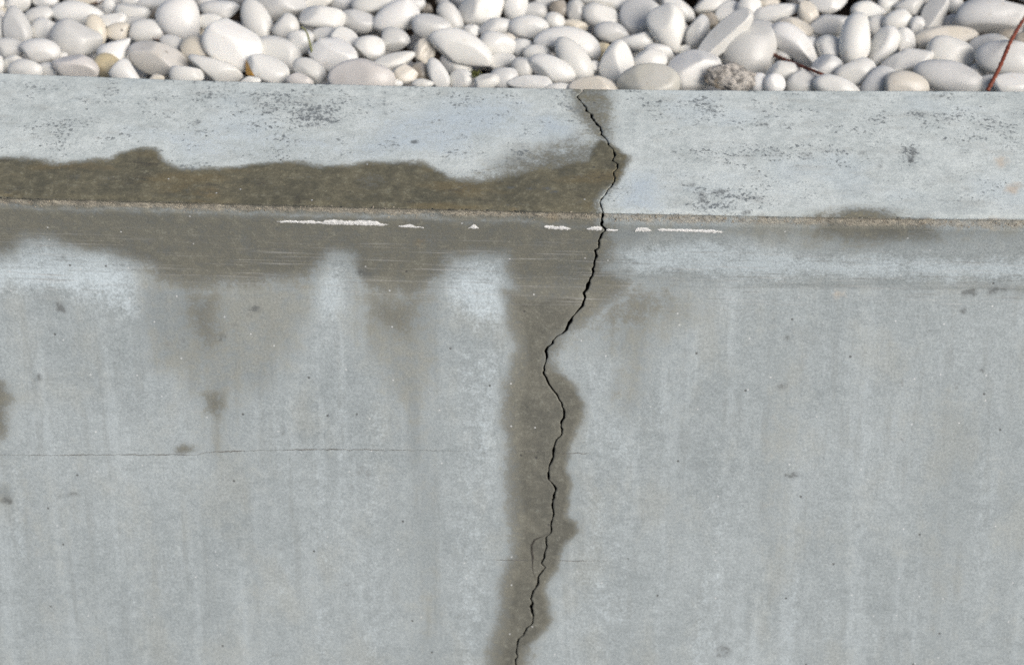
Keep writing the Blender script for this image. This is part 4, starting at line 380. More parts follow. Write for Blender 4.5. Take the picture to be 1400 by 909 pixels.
(0.5171, 0.3112, 0.805, 0.0112, 0.0116, 0.0081, 0.0, 48.0, -90.0, 'g', '', 'round greyish white pebble, right of the long grey front pebble'),
(0.5462, 0.264, 0.8174, 0.0254, 0.0144, 0.0122, 48.0, -0.0, 0.0, 'w', '', 'large elongated white pebble, below the pebble crossed by red needle'),
(0.5212, 0.2771, 0.8115, 0.0114, 0.011, 0.0079, 48.0, -0.0, 0.0, 'g', '', 'round greyish white pebble, lower left of the pebble crossed by red needle'),
(0.5136, 0.4159, 0.8065, 0.0117, 0.0085, 0.0061, 48.0, -0.0, 0.0, 'g', '', 'small oval greyish white pebble, nearest left of the huge oblong corner pebble'),
(0.5816, 0.3659, 0.8142, 0.0074, 0.0114, 0.0053, 0.0, 48.0, -90.0, 'd', '', 'small oval dull beige pebble, upper right of the pebble crossed by red needle'),
(0.5648, 0.375, 0.8134, 0.0114, 0.007, 0.005, 48.0, -0.0, 0.0, 'd', '', 'small oval pebble with shade painted into its tone, above the pebble crossed by red needle')]  # dark tone holds the shade below the huge corner pebble
RED_NEEDLE = [(0.5065, 0.2298, 0.834), (0.5117, 0.2357, 0.842), (0.5206, 0.2507, 0.848), (0.5311, 0.2727, 0.851), (0.5419, 0.2963, 0.852), (0.5565, 0.3264, 0.848), (0.5726, 0.3572, 0.844), (0.587, 0.3885, 0.836)]
DARK_NEEDLE = [(0.2909, 0.343, 0.81), (0.2975, 0.3312, 0.812), (0.3072, 0.3121, 0.818), (0.3158, 0.2943, 0.824), (0.327, 0.2793, 0.828), (0.3371, 0.2704, 0.828), (0.3505, 0.2771, 0.82)]
GREEN_STEM = [(-0.2243, 0.3278, 0.808), (-0.2232, 0.328, 0.814), (-0.2239, 0.3294, 0.822), (-0.2259, 0.3355, 0.829), (-0.2285, 0.3416, 0.836), (-0.2312, 0.3406, 0.842), (-0.2342, 0.3413, 0.844)]
LEAF_BITS = [(-0.4015, 0.3756, 0.802), (-0.4879, 0.454, 0.804), (-0.5684, 0.4588, 0.804), (0.0235, 0.4601, 0.806), (-0.0859, 0.3536, 0.804)]
MOSS = (-0.0396, 0.2868, 0.818)

# ------------------------------------------------------------------ camera
cam_data = bpy.data.cameras.new('camera')
cam = bpy.data.objects.new('camera', cam_data)
scene.collection.objects.link(cam)
cam.location = CAM_LOC
cam.rotation_euler = (math.radians(90 - 42), 0, 0)
cam_data.lens = 57
cam_data.sensor_width = 36
cam_data.sensor_fit = 'HORIZONTAL'
cam_data.clip_start = 0.05
cam_data.clip_end = 500
cam_data.dof.use_dof = True
cam_data.dof.focus_distance = 1.585
cam_data.dof.aperture_fstop = 3.2
scene.camera = cam

# ------------------------------------------------------------------ sky and sun (soft overcast light)
SUN_ELEV, SUN_AZ = math.radians(36), math.radians(132)     # azimuth clockwise from +Y (north)
world = bpy.data.worlds.new('World')
scene.world = world
world.use_nodes = True
wn = world.node_tree.nodes
wl = world.node_tree.links
sky = wn.new('ShaderNodeTexSky')
sky.sky_type = 'NISHITA'
sky.sun_disc = False
sky.sun_elevation = SUN_ELEV
sky.sun_rotation = SUN_AZ
sky.air_density = 0.8
sky.dust_density = 4.0
sky.ozone_density = 0.6
wl.new(sky.outputs[0], wn['Background'].inputs[0])
wn['Background'].inputs[1].default_value = 0.085
sun_data = bpy.data.lights.new('sun', 'SUN')
sun_data.energy = 1.75
sun_data.angle = math.radians(38)
sun_data.color = (1.0, 0.985, 0.965)
sun = bpy.data.objects.new('sun', sun_data)
scene.collection.objects.link(sun)
sd = Vector((math.sin(SUN_AZ) * math.cos(SUN_ELEV), math.cos(SUN_AZ) * math.cos(SUN_ELEV), math.sin(SUN_ELEV)))
sun.rotation_euler = sd.to_track_quat('Z', 'Y').to_euler()
sun.location = sd * 8

scene.view_settings.view_transform = 'Standard'
scene.view_settings.look = 'None'
scene.view_settings.exposure = 0.35
scene.view_settings.gamma = 1.0
scene.view_settings.use_curve_mapping = False
scene.render.engine = 'CYCLES'
scene.cycles.use_denoising = False
scene.cycles.max_bounces = 8

# ------------------------------------------------------------------ helpers
COL = scene.collection

def link(name, me, mat=None, parent=None):
    o = bpy.data.objects.new(name, me)
    COL.objects.link(o)
    if mat is not None:
        me.materials.append(mat)
    if parent is not None:
        o.parent = parent
    return o

def tag(o, label=None, cat=None, group=None, kind=None):
    if label: o['label'] = label
    if cat: o['category'] = cat
    if group: o['group'] = group
    if kind: o['kind'] = kind
    return o

class NT:
    """small wrapper for building node materials"""
    def __init__(self, name):
        self.mat = bpy.data.materials.new(name)
        self.mat.use_nodes = True
        self.t = self.mat.node_tree
        self.bsdf = self.t.nodes['Principled BSDF']
    def n(self, typ, **kw):
        nd = self.t.nodes.new(typ)
        for k, v in kw.items():
            setattr(nd, k, v)
        return nd
    def put(self, sock, v):
        if isinstance(v, bpy.types.NodeSocket):
            self.t.links.new(v, sock)
        elif v is not None:
            if isinstance(v, (tuple, list)) and len(v) == 3 and sock.type == 'RGBA':
                v = (*v, 1)
            sock.default_value = v
    def math(self, op, a, b=None, c=None, clamp=False):
        nd = self.n('ShaderNodeMath', operation=op, use_clamp=clamp)
        self.put(nd.inputs[0], a)
        if b is not None: self.put(nd.inputs[1], b)
        if c is not None: self.put(nd.inputs[2], c)
        return nd.outputs[0]
    def mix(self, f, a, b, blend='MIX'):
        nd = self.n('ShaderNodeMix', data_type='RGBA', blend_type=blend)
        self.put(nd.inputs[0], f); self.put(nd.inputs[6], a); self.put(nd.inputs[7], b)
        return nd.outputs[2]
    def step(self, v, lo, hi, a=0.0, b=1.0):
        nd = self.n('ShaderNodeMapRange', interpolation_type='SMOOTHSTEP')
        self.put(nd.inputs[0], v); self.put(nd.inputs[1], lo); self.put(nd.inputs[2], hi)
        self.put(nd.inputs[3], a); self.put(nd.inputs[4], b)
        return nd.outputs[0]
    def scaled(self, vec, sc, off=(0, 0, 0)):
        nd = self.n('ShaderNodeMapping')
        self.put(nd.inputs[0], vec)
        nd.inputs['Scale'].default_value = sc
        nd.inputs['Location'].default_value = off
        return nd.outputs[0]
    def noise(self, vec, scale, detail=4, rough=0.55, dist=0.0, dim='3D'):
        nd = self.n('ShaderNodeTexNoise', noise_dimensions=dim)
        self.put(nd.inputs['Vector'], vec)
        nd.inputs['Scale'].default_value = scale
        nd.inputs['Detail'].default_value = detail
        nd.inputs['Roughness'].default_value = rough
        nd.inputs['Distortion'].default_value = dist
        return nd.outputs['Fac']
    def voronoi(self, vec, scale, feature='F1'):
        nd = self.n('ShaderNodeTexVoronoi', feature=feature, voronoi_dimensions='2D')
        self.put(nd.inputs['Vector'], vec)
        nd.inputs['Scale'].default_value = scale
        return nd
    def attr(self, name):
        return self.n('ShaderNodeAttribute', attribute_name=name).outputs['Fac']
    def bump(self, h, strength, dist, normal=None):
        nd = self.n('ShaderNodeBump')
        nd.inputs['Strength'].default_value = strength
        nd.inputs['Distance'].default_value = dist
        self.put(nd.inputs['Height'], h)
        if normal is not None: self.put(nd.inputs['Normal'], normal)
        return nd.outputs[0]

# ------------------------------------------------------------------ materials
def concrete_material():
    m = NT('weathered_concrete')
    uv = m.n('ShaderNodeUVMap', uv_map='wall').outputs[0]
    wet_a, damp_a, pale_a, speck_a = m.attr('wet'), m.attr('damp'), m.attr('pale'), m.attr('speck')
    dark_a, rust_a, sand_a, top_a, lip_a = m.attr('dark'), m.attr('rust'), m.attr('sand'), m.attr('top'), m.attr('lip')
    def nz(vec, *a):                       # noise spread out to about -1..1
        return m.math('MULTIPLY', m.math('SUBTRACT', m.noise(vec, *a), 0.5), 6.0)
    def add(*v):
        r = v[0]
        for q in v[1:]: r = m.math('ADD', r, q)
        return r
    def mul(a, b): return m.math('MULTIPLY', a, b)
    cloud = nz(uv, 6, 5, 0.55)
    blot = nz(m.scaled(uv, (1, 1, 1), (3.1, 7.7, 0)), 24, 6, 0.62)
    mid = nz(uv, 95, 6, 0.66)
    fine = nz(uv, 360, 3, 0.6)
    grit = nz(m.scaled(uv, (1, 1, 1), (1.1, 2.7, 0)), 560, 2, 0.5)
    run = nz(m.scaled(uv, (30, 2.0, 1), (1.7, 0.3, 0)), 1, 5, 0.6)
    run2 = nz(m.scaled(uv, (80, 5.5, 1), (9.7, 2.3, 0)), 1, 4, 0.6)
    trowel = m.noise(m.scaled(uv, (10, 420, 1)), 1, 5, 0.65)
    flat = m.math('SUBTRACT', 1.0, top_a)
    # dry cement skin
    dry = m.mix(m.step(add(mul(cloud, 0.45), mul(blot, 0.30), mul(mid, 0.26), mul(fine, 0.2)), -1.2, 1.2), (0.276, 0.315, 0.324), (0.390, 0.438, 0.449))
    dry = m.mix(mul(m.step(add(run, mul(mid, 0.3)), 0.0, 1.0), mul(flat, 0.55)), dry, (0.423, 0.478, 0.495))
    dry = m.mix(mul(m.step(add(run2, mul(blot, 0.4)), 0.2, 1.2), mul(flat, 0.42)), dry, (0.266, 0.295, 0.294))
    # warm patches in the cement
    dry = m.mix(mul(m.step(add(nz(m.scaled(uv, (1.3, 0.7, 1), (5, 1, 0)), 15, 5), mul(mid, 0.3)), -0.1, 1.1), 0.30), dry, (0.353, 0.366, 0.330))
    # laitance: the top is paler
    topc = m.mix(m.step(add(mul(blot, 0.6), mul(cloud, 0.4), mul(mid, 0.5)), -1.0, 1.0), (0.524, 0.574, 0.550), (0.682, 0.732, 0.697))
    topc = m.mix(mul(m.step(nz(m.scaled(uv, (1, 1.3, 1), (7, 3, 0)), 8, 4), 0.1, 1.0), 0.35), topc, (0.580, 0.661, 0.682))
    topc = m.mix(mul(m.step(add(nz(m.scaled(uv, (22, 60, 1), (2, 8, 0)), 1, 6, 0.65), mul(fine, 0.3)), 0.1, 1.1), 0.45), topc, (0.464, 0.484, 0.446))
    col = m.mix(top_a, dry, topc)
    # pale salt bloom
    pale = m.step(add(pale_a, mul(mid, 0.15), mul(fine, 0.11), mul(blot, 0.12), mul(mul(run2, flat), 0.08)), 0.25, 1.0)
    col = m.mix(mul(pale, 0.85), col, (0.514, 0.593, 0.629))
    # damp grey staining
    dmask = m.step(add(damp_a, mul(mul(run, damp_a), 0.30), mul(mul(run2, damp_a), 0.14), mul(blot, 0.11), mul(mid, 0.13), mul(fine, 0.07)), 0.22, 0.98)
    col = m.mix(mul(dmask, 0.80), col, m.mix(m.step(add(cloud, mul(mid, 0.5)), -0.7, 0.7), (0.230, 0.260, 0.265), (0.249, 0.258, 0.229)))
    # wet
    wsrc = add(wet_a, mul(mid, 0.12), mul(blot, 0.085), mul(fine, 0.11))
    wmask = m.step(wsrc, 0.16, 0.84)
    rim = mul(m.step(wsrc, 0.34, 0.56), m.step(wsrc, 0.56, 0.80, 1.0, 0.0))
    wet_top = m.mix(m.step(add(mul(blot, 0.6), mul(mid, 0.6)), -1.0, 1.0), (0.110, 0.105, 0.073), (0.193, 0.176, 0.115))
    wet_top = m.mix(mul(m.step(nz(m.scaled(uv, (8, 22, 1), (4, 4, 0)), 1, 5), 0.1, 0.9), 0.55), wet_top, (0.193, 0.154, 0.080))
    wet_top = m.mix(mul(m.step(nz(m.scaled(uv, (26, 75, 1), (1, 9, 0)), 1, 6, 0.68), 0.35, 1.1), 0.6), wet_top, (0.070, 0.065, 0.051))
    wet_face = m.mix(m.step(add(mul(blot, 0.7), mul(mid, 0.5)), -1.0, 1.0), (0.132, 0.134, 0.114), (0.194, 0.193, 0.159))
    wetc = m.mix(top_a, wet_face, wet_top)
    wetc = m.mix(mul(m.step(add(nz(m.scaled(uv, (0.8, 1.1, 1), (3.3, 6.1, 0)), 190, 4, 0.7), mul(blot, 0.4)), 0.9, 1.7), 0.5), wetc, (0.062, 0.060, 0.050))
    wetc = m.mix(mul(m.step(add(mid, mul(fine, 0.6)), 0.2, 1.4), 0.35), wetc, m.mix(top_a, (0.251, 0.265, 0.230), (0.287, 0.286, 0.211)))
    soak = m.math('SUBTRACT', 1.0, mul(mul(m.step(wet_a, 0.74, 1.0), flat), 0.17))
    wetc = m.mix(1.0, wetc, m.n('ShaderNodeCombineColor').outputs[0], 'MULTIPLY')
    cc = [n for n in m.t.nodes if n.bl_idname == 'ShaderNodeCombineColor'][-1]
    for q in range(3): m.put(cc.inputs[q], soak)
    col = m.mix(wmask, col, wetc)
    col = m.mix(mul(rim, 0.22), col, (0.10, 0.098, 0.082))
    # trowel streaks along the lip of the coping
    tr = m.math('MULTIPLY', m.step(trowel, 0.54, 0.70), lip_a)
    col = m.mix(m.math('MULTIPLY', tr, 0.62), col, (0.47, 0.48, 0.47))
    tr2 = m.math('MULTIPLY', m.step(m.noise(m.scaled(uv, (14, 300, 1), (3, 5, 0)), 1, 4, 0.6), 0.55, 0.70), lip_a)
    col = m.mix(m.math('MULTIPLY', tr2, 0.45), col, (0.16, 0.155, 0.14))
    # sandy, washed out arris
    sandn = m.voronoi(uv, 620)
    sandc = m.n('ShaderNodeValToRGB')
    m.put(sandc.inputs[0], m.n('ShaderNodeSeparateColor').outputs[0])
    sep = m.n('ShaderNodeSeparateColor'); m.put(sep.inputs[0], sandn.outputs['Color']); m.put(sandc.inputs[0], sep.outputs[0])
    e = sandc.color_ramp.elements
    e[0].position, e[0].color = 0.0, (0.17, 0.155, 0.125, 1)
    e[1].position, e[1].color = 1.0, (0.47, 0.43, 0.34, 1)
    k = e.new(0.5); k.color = (0.30, 0.275, 0.225, 1)
    col = m.mix(m.math('MULTIPLY', m.step(m.math('ADD', sand_a, m.math('MULTIPLY', m.math('ADD', mid, blot), 0.28)), 0.45, 1.0), 0.6), col, sandc.outputs[0])
    # algae speckle: small dark flecks gathered in clusters
    fleck = nz(m.scaled(uv, (1.0, 1.0, 1), (1.3, 4.1, 0)), 235, 4, 0.7, 0.3)
    clump = nz(m.scaled(uv, (0.8, 1.3, 1), (6, 2, 0)), 34, 5, 0.62)
    dens = add(mul(speck_a, 0.85), mul(clump, 0.60), mul(top_a, 0.28))
    fm = m.step(add(fleck, dens), 0.90, 1.62)
    fm = mul(fm, m.math('ADD', mul(speck_a, 0.9), mul(top_a, 0.80), clamp=True))
    col = m.mix(mul(fm, m.math('SUBTRACT', 0.88, mul(wmask, 0.55))), col, (0.150, 0.168, 0.172))
    smut = m.step(add(speck_a, mul(clump, 0.4), mul(mid, 0.3)), 0.6, 1.7)
    col = m.mix(mul(smut, 0.38), col, (0.22, 0.24, 0.245))
    scuff = m.step(add(nz(m.scaled(uv, (55, 150, 1), (12, 3, 0)), 1, 6, 0.7), mul(clump, 0.25)), 0.45, 1.3)
    col = m.mix(mul(mul(scuff, top_a), m.math('SUBTRACT', 0.42, mul(wmask, 0.3))), col, (0.235, 0.258, 0.262))
    # single smudges and rust marks
    dk = m.step(add(dark_a, mul(mul(fine, dark_a), 0.5), mul(mul(mid, dark_a), 0.5)), 0.25, 1.05)
    col = m.mix(mul(dk, 0.8), col, (0.115, 0.125, 0.125))
    ru = m.step(add(rust_a, mul(mid, 0.2)), 0.2, 0.9)
    col = m.mix(mul(ru, 0.6), col, m.mix(wmask, (0.58, 0.46, 0.33), (0.20, 0.14, 0.062)))
    # grain
    grain = add(mul(fine, 0.6), mul(grit, 0.5), mul(mid, 0.25))
    gf = m.step(grain, -1.3, 1.3)
    col = m.mix(1.0, col, m.mix(gf, (0.85, 0.85, 0.85), (1.14, 1.14, 1.14)), 'MULTIPLY')
    col = m.mix(mul(m.step(add(grit, mul(mid, 0.4)), 1.1, 1.9), 0.4), col, m.mix(0.5, col, (0.62, 0.64, 0.63)))
    col = m.mix(mul(m.step(add(nz(m.scaled(uv, (1, 1, 1), (8.1, 0.7, 0)), 300, 3, 0.6), mul(blot, 0.35)), 1.05, 1.8), 0.55), col, m.mix(0.55, col, (0.08, 0.082, 0.078)))
    dab = m.step(add(nz(m.scaled(uv, (1, 1, 1), (4.4, 9.1, 0)), 75, 4, 0.72, 0.6), mul(nz(m.scaled(uv, (1, 1, 1), (2.2, 5.5, 0)), 11, 3), 0.55)), 1.05, 1.75)
    col = m.mix(mul(dab, m.math('SUBTRACT', 0.42, mul(wmask, 0.2))), col, (0.185, 0.195, 0.192))
    scr = m.step(nz(m.scaled(uv, (26, 330, 1), (6, 1, 0)), 1, 3, 0.55, 0.4), 1.25, 1.8)
    col = m.mix(mul(scr, 0.30), col, (0.55, 0.565, 0.56))
    v1 = m.voronoi(uv, 42)
    s1 = m.n('ShaderNodeSeparateColor'); m.put(s1.inputs[0], v1.outputs['Color'])
    lime = m.math('MULTIPLY', m.step(v1.outputs['Distance'], 0.018, 0.050, 1, 0), m.step(s1.outputs[0], 0.86, 0.90))
    col = m.mix(m.math('MULTIPLY', lime, 0.75), col, (0.66, 0.68, 0.68))
    v2 = m.voronoi(m.scaled(uv, (1, 1, 1), (0.37, 0.11, 0)), 26)
    s2 = m.n('ShaderNodeSeparateColor'); m.put(s2.inputs[0], v2.outputs['Color'])
    hole = m.math('MULTIPLY', m.step(v2.outputs['Distance'], 0.018, 0.045, 1, 0), m.step(s2.outputs[1], 0.87, 0.90))
    col = m.mix(m.math('MULTIPLY', hole, 0.75), col, (0.07, 0.07, 0.068))
    col = m.mix(m.attr('cleft'), col, (0.012, 0.011, 0.009))  # crack inside near black: dirt, with the shade of the gap painted in
    m.put(m.bsdf.inputs['Base Color'], col)
    rgh = m.math('SUBTRACT', m.math('ADD', 0.80, m.math('MULTIPLY', fine, 0.04)), m.math('MULTIPLY', wmask, 0.22))
    m.put(m.bsdf.inputs['Roughness'], rgh)
    m.bsdf.inputs['Specular IOR Level'].default_value = 0.35
    h = m.math('ADD', m.math('MULTIPLY', mid, 0.16), m.math('ADD', m.math('MULTIPLY', fine, 0.10), m.math('MULTIPLY', hole, -1.0)))
    h = m.math('ADD', h, m.math('MULTIPLY', m.math('MULTIPLY', sandn.outputs['Distance'], sand_a), -1.4))
    m.put(m.bsdf.inputs['Normal'], m.bump(h, 0.35, 0.0012))
    return m.mat

def pebble_material(name, kind=''):
    m = NT(name)
    info = m.n('ShaderNodeObjectInfo')
    tc = m.n('ShaderNodeTexCoord').outputs['Object']
    off = m.n('ShaderNodeVectorMath', operation='ADD')
    m.put(off.inputs[0], tc)
    cmb = m.n('ShaderNodeCombineXYZ')
    m.put(cmb.inputs[0], m.math('MULTIPLY', info.outputs['Random'], 40.0))
    m.put(cmb.inputs[1], m.math('MULTIPLY', info.outputs['Random'], 17.0))
    m.put(off.inputs[1], cmb.outputs[0])
    vec = off.outputs[0]
    base = info.outputs['Color']
    cloud = m.noise(vec, 34, 4, 0.55)
    col = m.mix(m.math('MULTIPLY', m.step(cloud, 0.35, 0.70), 0.5), base, m.mix(0.5, base, (0.80, 0.79, 0.77)))
    vein = m.noise(vec, 60, 5, 0.6, 1.5)
    vm = m.math('MULTIPLY', m.step(m.math('ABSOLUTE', m.math('SUBTRACT', vein, 0.5)), 0.0, 0.03, 1, 0), 0.10)
    col = m.mix(vm, col, (0.50, 0.48, 0.45))
    dirt = m.noise(vec, 95, 6, 0.68)
    col = m.mix(m.math('MULTIPLY', m.step(dirt, 0.57, 0.76), 0.36), col, (0.42, 0.35, 0.24))
    pin = m.noise(vec, 420, 3, 0.6)
    col = m.mix(m.math('MULTIPLY', m.step(pin, 0.70, 0.78), 0.35), col, (0.20, 0.17, 0.13))
    if kind == 'spots':
        col = m.mix(m.math('MULTIPLY', m.step(m.noise(vec, 170, 3, 0.6), 0.63, 0.72), 0.75), col, (0.09, 0.065, 0.04))
    if kind == 'yel':
        sx = m.n('ShaderNodeSeparateXYZ'); m.put(sx.inputs[0], tc)
        f = m.math('ADD', m.math('MULTIPLY', sx.outputs[0], -1.0), m.math('ADD', m.math('MULTIPLY', m.math('SUBTRACT', cloud, 0.5), 0.006), m.math('MULTIPLY', sx.outputs[1], -0.9)))
        col = m.mix(m.step(f, 0.0200, 0.0222), col, (0.62, 0.33, 0.055))
    if kind == 'dot':
        dn = m.n('ShaderNodeVectorMath', operation='DISTANCE'); m.put(dn.inputs[0], tc); dn.inputs[1].default_value = (0.0062, -0.0005, 0.0068)
        col = m.mix(m.step(dn.outputs['Value'], 0.0013, 0.0021, 1, 0), col, (0.012, 0.011, 0.012))
    if kind == 'rough':
        g = m.noise(vec, 130, 5, 0.72)
        col = m.mix(m.step(g, 0.36, 0.58), (0.16, 0.15, 0.135), (0.55, 0.515, 0.46))
        col = m.mix(m.math('MULTIPLY', m.step(m.noise(vec, 70, 3), 0.5, 0.65), 0.55), col, (0.42, 0.33, 0.22))
    m.put(m.bsdf.inputs['Base Color'], col)
    if kind == 'rough':
        m.bsdf.inputs['Roughness'].default_value = 0.9
        m.put(m.bsdf.inputs['Normal'], m.bump(m.noise(vec, 330, 5, 0.7), 0.9, 0.002))
    else:
        m.put(m.bsdf.inputs['Roughness'], m.math('ADD', 0.20, m.math('MULTIPLY', m.noise(vec, 45, 4), 0.28)))
        m.bsdf.inputs['Specular IOR Level'].default_value = 0.45
        m.bsdf.inputs['Subsurface Weight'].default_value = 0.12
        m.bsdf.inputs['Subsurface Radius'].default_value = (1.0, 0.85, 0.7)
        m.bsdf.inputs['Subsurface Scale'].default_value = 0.004
        m.put(m.bsdf.inputs['Normal'], m.bump(m.noise(vec, 150, 5, 0.6), 0.12, 0.0015))
    return m.mat

def simple_material(name, c1, c2, scale, rough=0.8, bump=0.0, dist=0.002, island=False):
    m = NT(name)
    tc = m.n('ShaderNodeTexCoord').outputs['Object']
    f = m.step(m.noise(tc, scale, 5, 0.65), 0.33, 0.67)
    if island:
        f = m.math('ADD', m.math('MULTIPLY', f, 0.3), m.math('MULTIPLY', m.n('ShaderNodeNewGeometry').outputs['Random Per Island'], 0.7))
    m.put(m.bsdf.inputs['Base Color'], m.mix(f, c1, c2))
    m.bsdf.inputs['Roughness'].default_value = rough
    if bump:
        m.put(m.bsdf.inputs['Normal'], m.bump(m.noise(tc, scale * 3, 5, 0.65), bump, dist))
    return m.mat

M_CONC = concrete_material()
M_PEB = {k: pebble_material('white_marble_pebble' + ('_' + k if k else ''), k) for k in ('', 'spots', 'yel', 'dot', 'rough')}
M_SOIL = simple_material('brown_soil', (0.030, 0.020, 0.013), (0.085, 0.058, 0.036), 60, 0.95, 0.8, 0.01)
M_PAVE = simple_material('paving', (0.20, 0.20, 0.19), (0.30, 0.295, 0.28), 18, 0.9, 0.3)
M_FLAKE = simple_material('old_white_paint', (0.66, 0.67, 0.65), (0.78, 0.79, 0.78), 260, 0.75, 0.2, 0.0006)
M_GRAIN = simple_material('exposed_sand', (0.13, 0.115, 0.09), (0.47, 0.42, 0.33), 900, 0.9, island=True)
M_HAIR = simple_material('hairline_dirt', (0.10, 0.098, 0.09), (0.18, 0.178, 0.165), 200, 0.95)
M_BRANCH = simple_material('dark_hairline', (0.035, 0.033, 0.028), (0.07, 0.067, 0.058), 200, 0.95)
M_RED = simple_material('reddish_needle', (0.13, 0.028, 0.013), (0.26, 0.065, 0.030), 160, 0.6)
M_DARKN = simple_material('dark_brown_needle', (0.045, 0.015, 0.009), (0.17, 0.048, 0.022), 120, 0.65)
M_GREEN = simple_material('green_stem', (0.10, 0.12, 0.035), (0.20, 0.21, 0.07), 200, 0.6)
M_LEAF = simple_material('dead_leaf', (0.055, 0.022, 0.010), (0.16, 0.062, 0.025), 150, 0.8)
M_MOSS = simple_material('moss', (0.08, 0.10, 0.025), (0.22, 0.22, 0.07), 500, 0.9, island=True)

# ------------------------------------------------------------------ wall geometry
def curve_y(c, x):
    x = np.asarray(x, float)
    xc = np.clip(x, -0.72, 0.72)
    d = np.polyder(np.poly1d(c))
    return np.polyval(c, xc) + d(xc) * (x - xc)

def hash2(i, j, k):
    h = (i * 374761393 + j * 668265263 + k * 1274126177) & 0xffffffff
    h = ((h ^ (h >> 13)) * 1274126177) & 0xffffffff
    return ((h ^ (h >> 16)) & 0xffff) / 65535.0

def vnoise(x, y, k):
    """value noise -1..1"""
    x = np.asarray(x, float); y = np.asarray(y, float)
    xi = np.floor(x).astype(np.int64); yi = np.floor(y).astype(np.int64)
    fx = x - xi; fy = y - yi
    fx = fx * fx * (3 - 2 * fx); fy = fy * fy * (3 - 2 * fy)
    a = hash2(xi, yi, k); b = hash2(xi + 1, yi, k); c = hash2(xi, yi + 1, k); d = hash2(xi + 1, yi + 1, k)
    return (a + (b - a) * fx + (c - a) * fy + (a - b - c + d) * fx * fy) * 2 - 1

BEVEL = 0.011      # washed out arris
LIP = 0.0835       # the coping's front edge ends here
BATTER = math.radians(24)   # the face below leans out towards its foot

def surface(x, s):
    """wall coordinates -> world position (N,3) and inward direction (N,3)"""
    x = np.asarray(x, float); s = np.asarray(s, float)
    yo = curve_y(OUTER, x)
    und = vnoise(x * 9, s * 9, 1) * 0.0006 + vnoise(x * 40, s * 40, 2) * 0.00022
    und = np.where(s < 0, vnoise(x * 7, s * 7, 3) * 0.0008 + vnoise(x * 45, s * 60, 4) * 0.0002, und)
    rough = np.exp(-((s - 0.004) / 0.006) ** 2)
    und = und + rough * (vnoise(x * 420, s * 420, 5) * 0.0006 + vnoise(x * 150, s * 150, 6) * 0.0006)
    y = np.where(s < 0, yo - s, yo)
    z = np.where(s < 0, Z_TOP, Z_TOP - s)
    # broken arris: a small irregular bevel, hollow below the top's edge line
    bev = np.clip(1 - np.abs(s - 0.002) / BEVEL, 0, 1)
    wob = 0.0030 + vnoise(x * 22, x * 0 + 2, 7) * 0.0008 + vnoise(x * 130, x * 0 + 5, 8) * 0.0006
    y = y + np.where(s >= 0, bev * wob * 1.0, bev * wob * 0.35)
    z = z - np.where(s < 0, bev * wob * 0.5, bev * wob * 0.25)
    # coping lip stands a little proud of the face, with an uneven lower edge
    edge = LIP + vnoise(x * 11, x * 0 + 1, 9) * 0.0022 + vnoise(x * 70, x * 0 + 3, 10) * 0.0008
    k = np.clip((s - edge) / 0.006, 0, 1); k = k * k * (3 - 2 * k)
    y = y + k * (0.0005 + 0.0005 * vnoise(x * 14, x * 0 + 6, 12) + 0.0007 * np.clip((x - 0.09) / 0.1, 0, 1))
    t = s - LIP
    ts = 0.5 * (t + np.sqrt(t * t + 0.004 ** 2)) * (s > 0)
    y = y - math.sin(BATTER) * ts
    z = z + (1 - math.cos(BATTER)) * ts
    f = np.clip(s / 0.05 * 0.5 + 0.5, 0, 1)
    ang = f * (math.pi / 2) - np.clip(t / 0.02 + 0.5, 0, 1) * BATTER
    inw = np.stack([np.zeros_like(x), np.sin(ang), -np.cos(ang)], -1)
    p = np.stack([x, y, z], -1) + inw * und[..., None]
    return p, inw

CS = np.array([c[0] for c in CRACK]); CX = np.array([c[1] for c in CRACK])
WS = np.array([c[0] for c in CRACK_W]); WW = np.array([c[1] for c in CRACK_W])
_r = np.random.default_rng(77)
K1 = np.cumsum(_r.uniform(0.003, 0.010, 220)) - 0.25; V1 = _r.uniform(-0.0020, 0.0020, 220)
K2 = np.cumsum(_r.uniform(0.0016, 0.004, 480)) - 0.25; V2 = _r.uniform(-0.0006, 0.0006, 480)
def crack_x(s):
    return np.interp(s, CS, CX) + np.interp(s, K1, V1) + np.interp(s, K2, V2)
def crack_w(s):
    return np.maximum(np.interp(s, WS, WW) * (0.58 + 0.32 * vnoise(s * 260, s * 0, 22)), 0.0008)

def poly_field(px, ps, soft, pts):
    """1 inside, 0 outside, ramp of width 2*soft across the outline"""
    P = np.array(pts)
    lo = P.min(0) - soft; hi = P.max(0) + soft
    out = np.zeros(px.shape)
    m = (px > lo[0]) & (px < hi[0]) & (ps > lo[1]) & (ps < hi[1])
    if not m.any():
        return out
    x = px[m]; y = ps[m]
    d2 = np.full(x.shape, 1e9); inside = np.zeros(x.shape, bool)
    for (x0, y0), (x1, y1) in zip(P, np.roll(P, -1, 0)):
        ex, ey = x1 - x0, y1 - y0
        L = ex * ex + ey * ey + 1e-12
        t = np.clip(((x - x0) * ex + (y - y0) * ey) / L, 0, 1)
        d2 = np.minimum(d2, (x - x0 - t * ex) ** 2 + (y - y0 - t * ey) ** 2)
        if y0 != y1:
            c = ((y0 > y) != (y1 > y)) & (x < ex * (y - y0) / ey + x0)
            inside ^= c
    sd = np.sqrt(d2) * np.where(inside, 1, -1)
    out[m] = np.clip(0.5 + sd / (2 * soft), 0, 1)
    return out

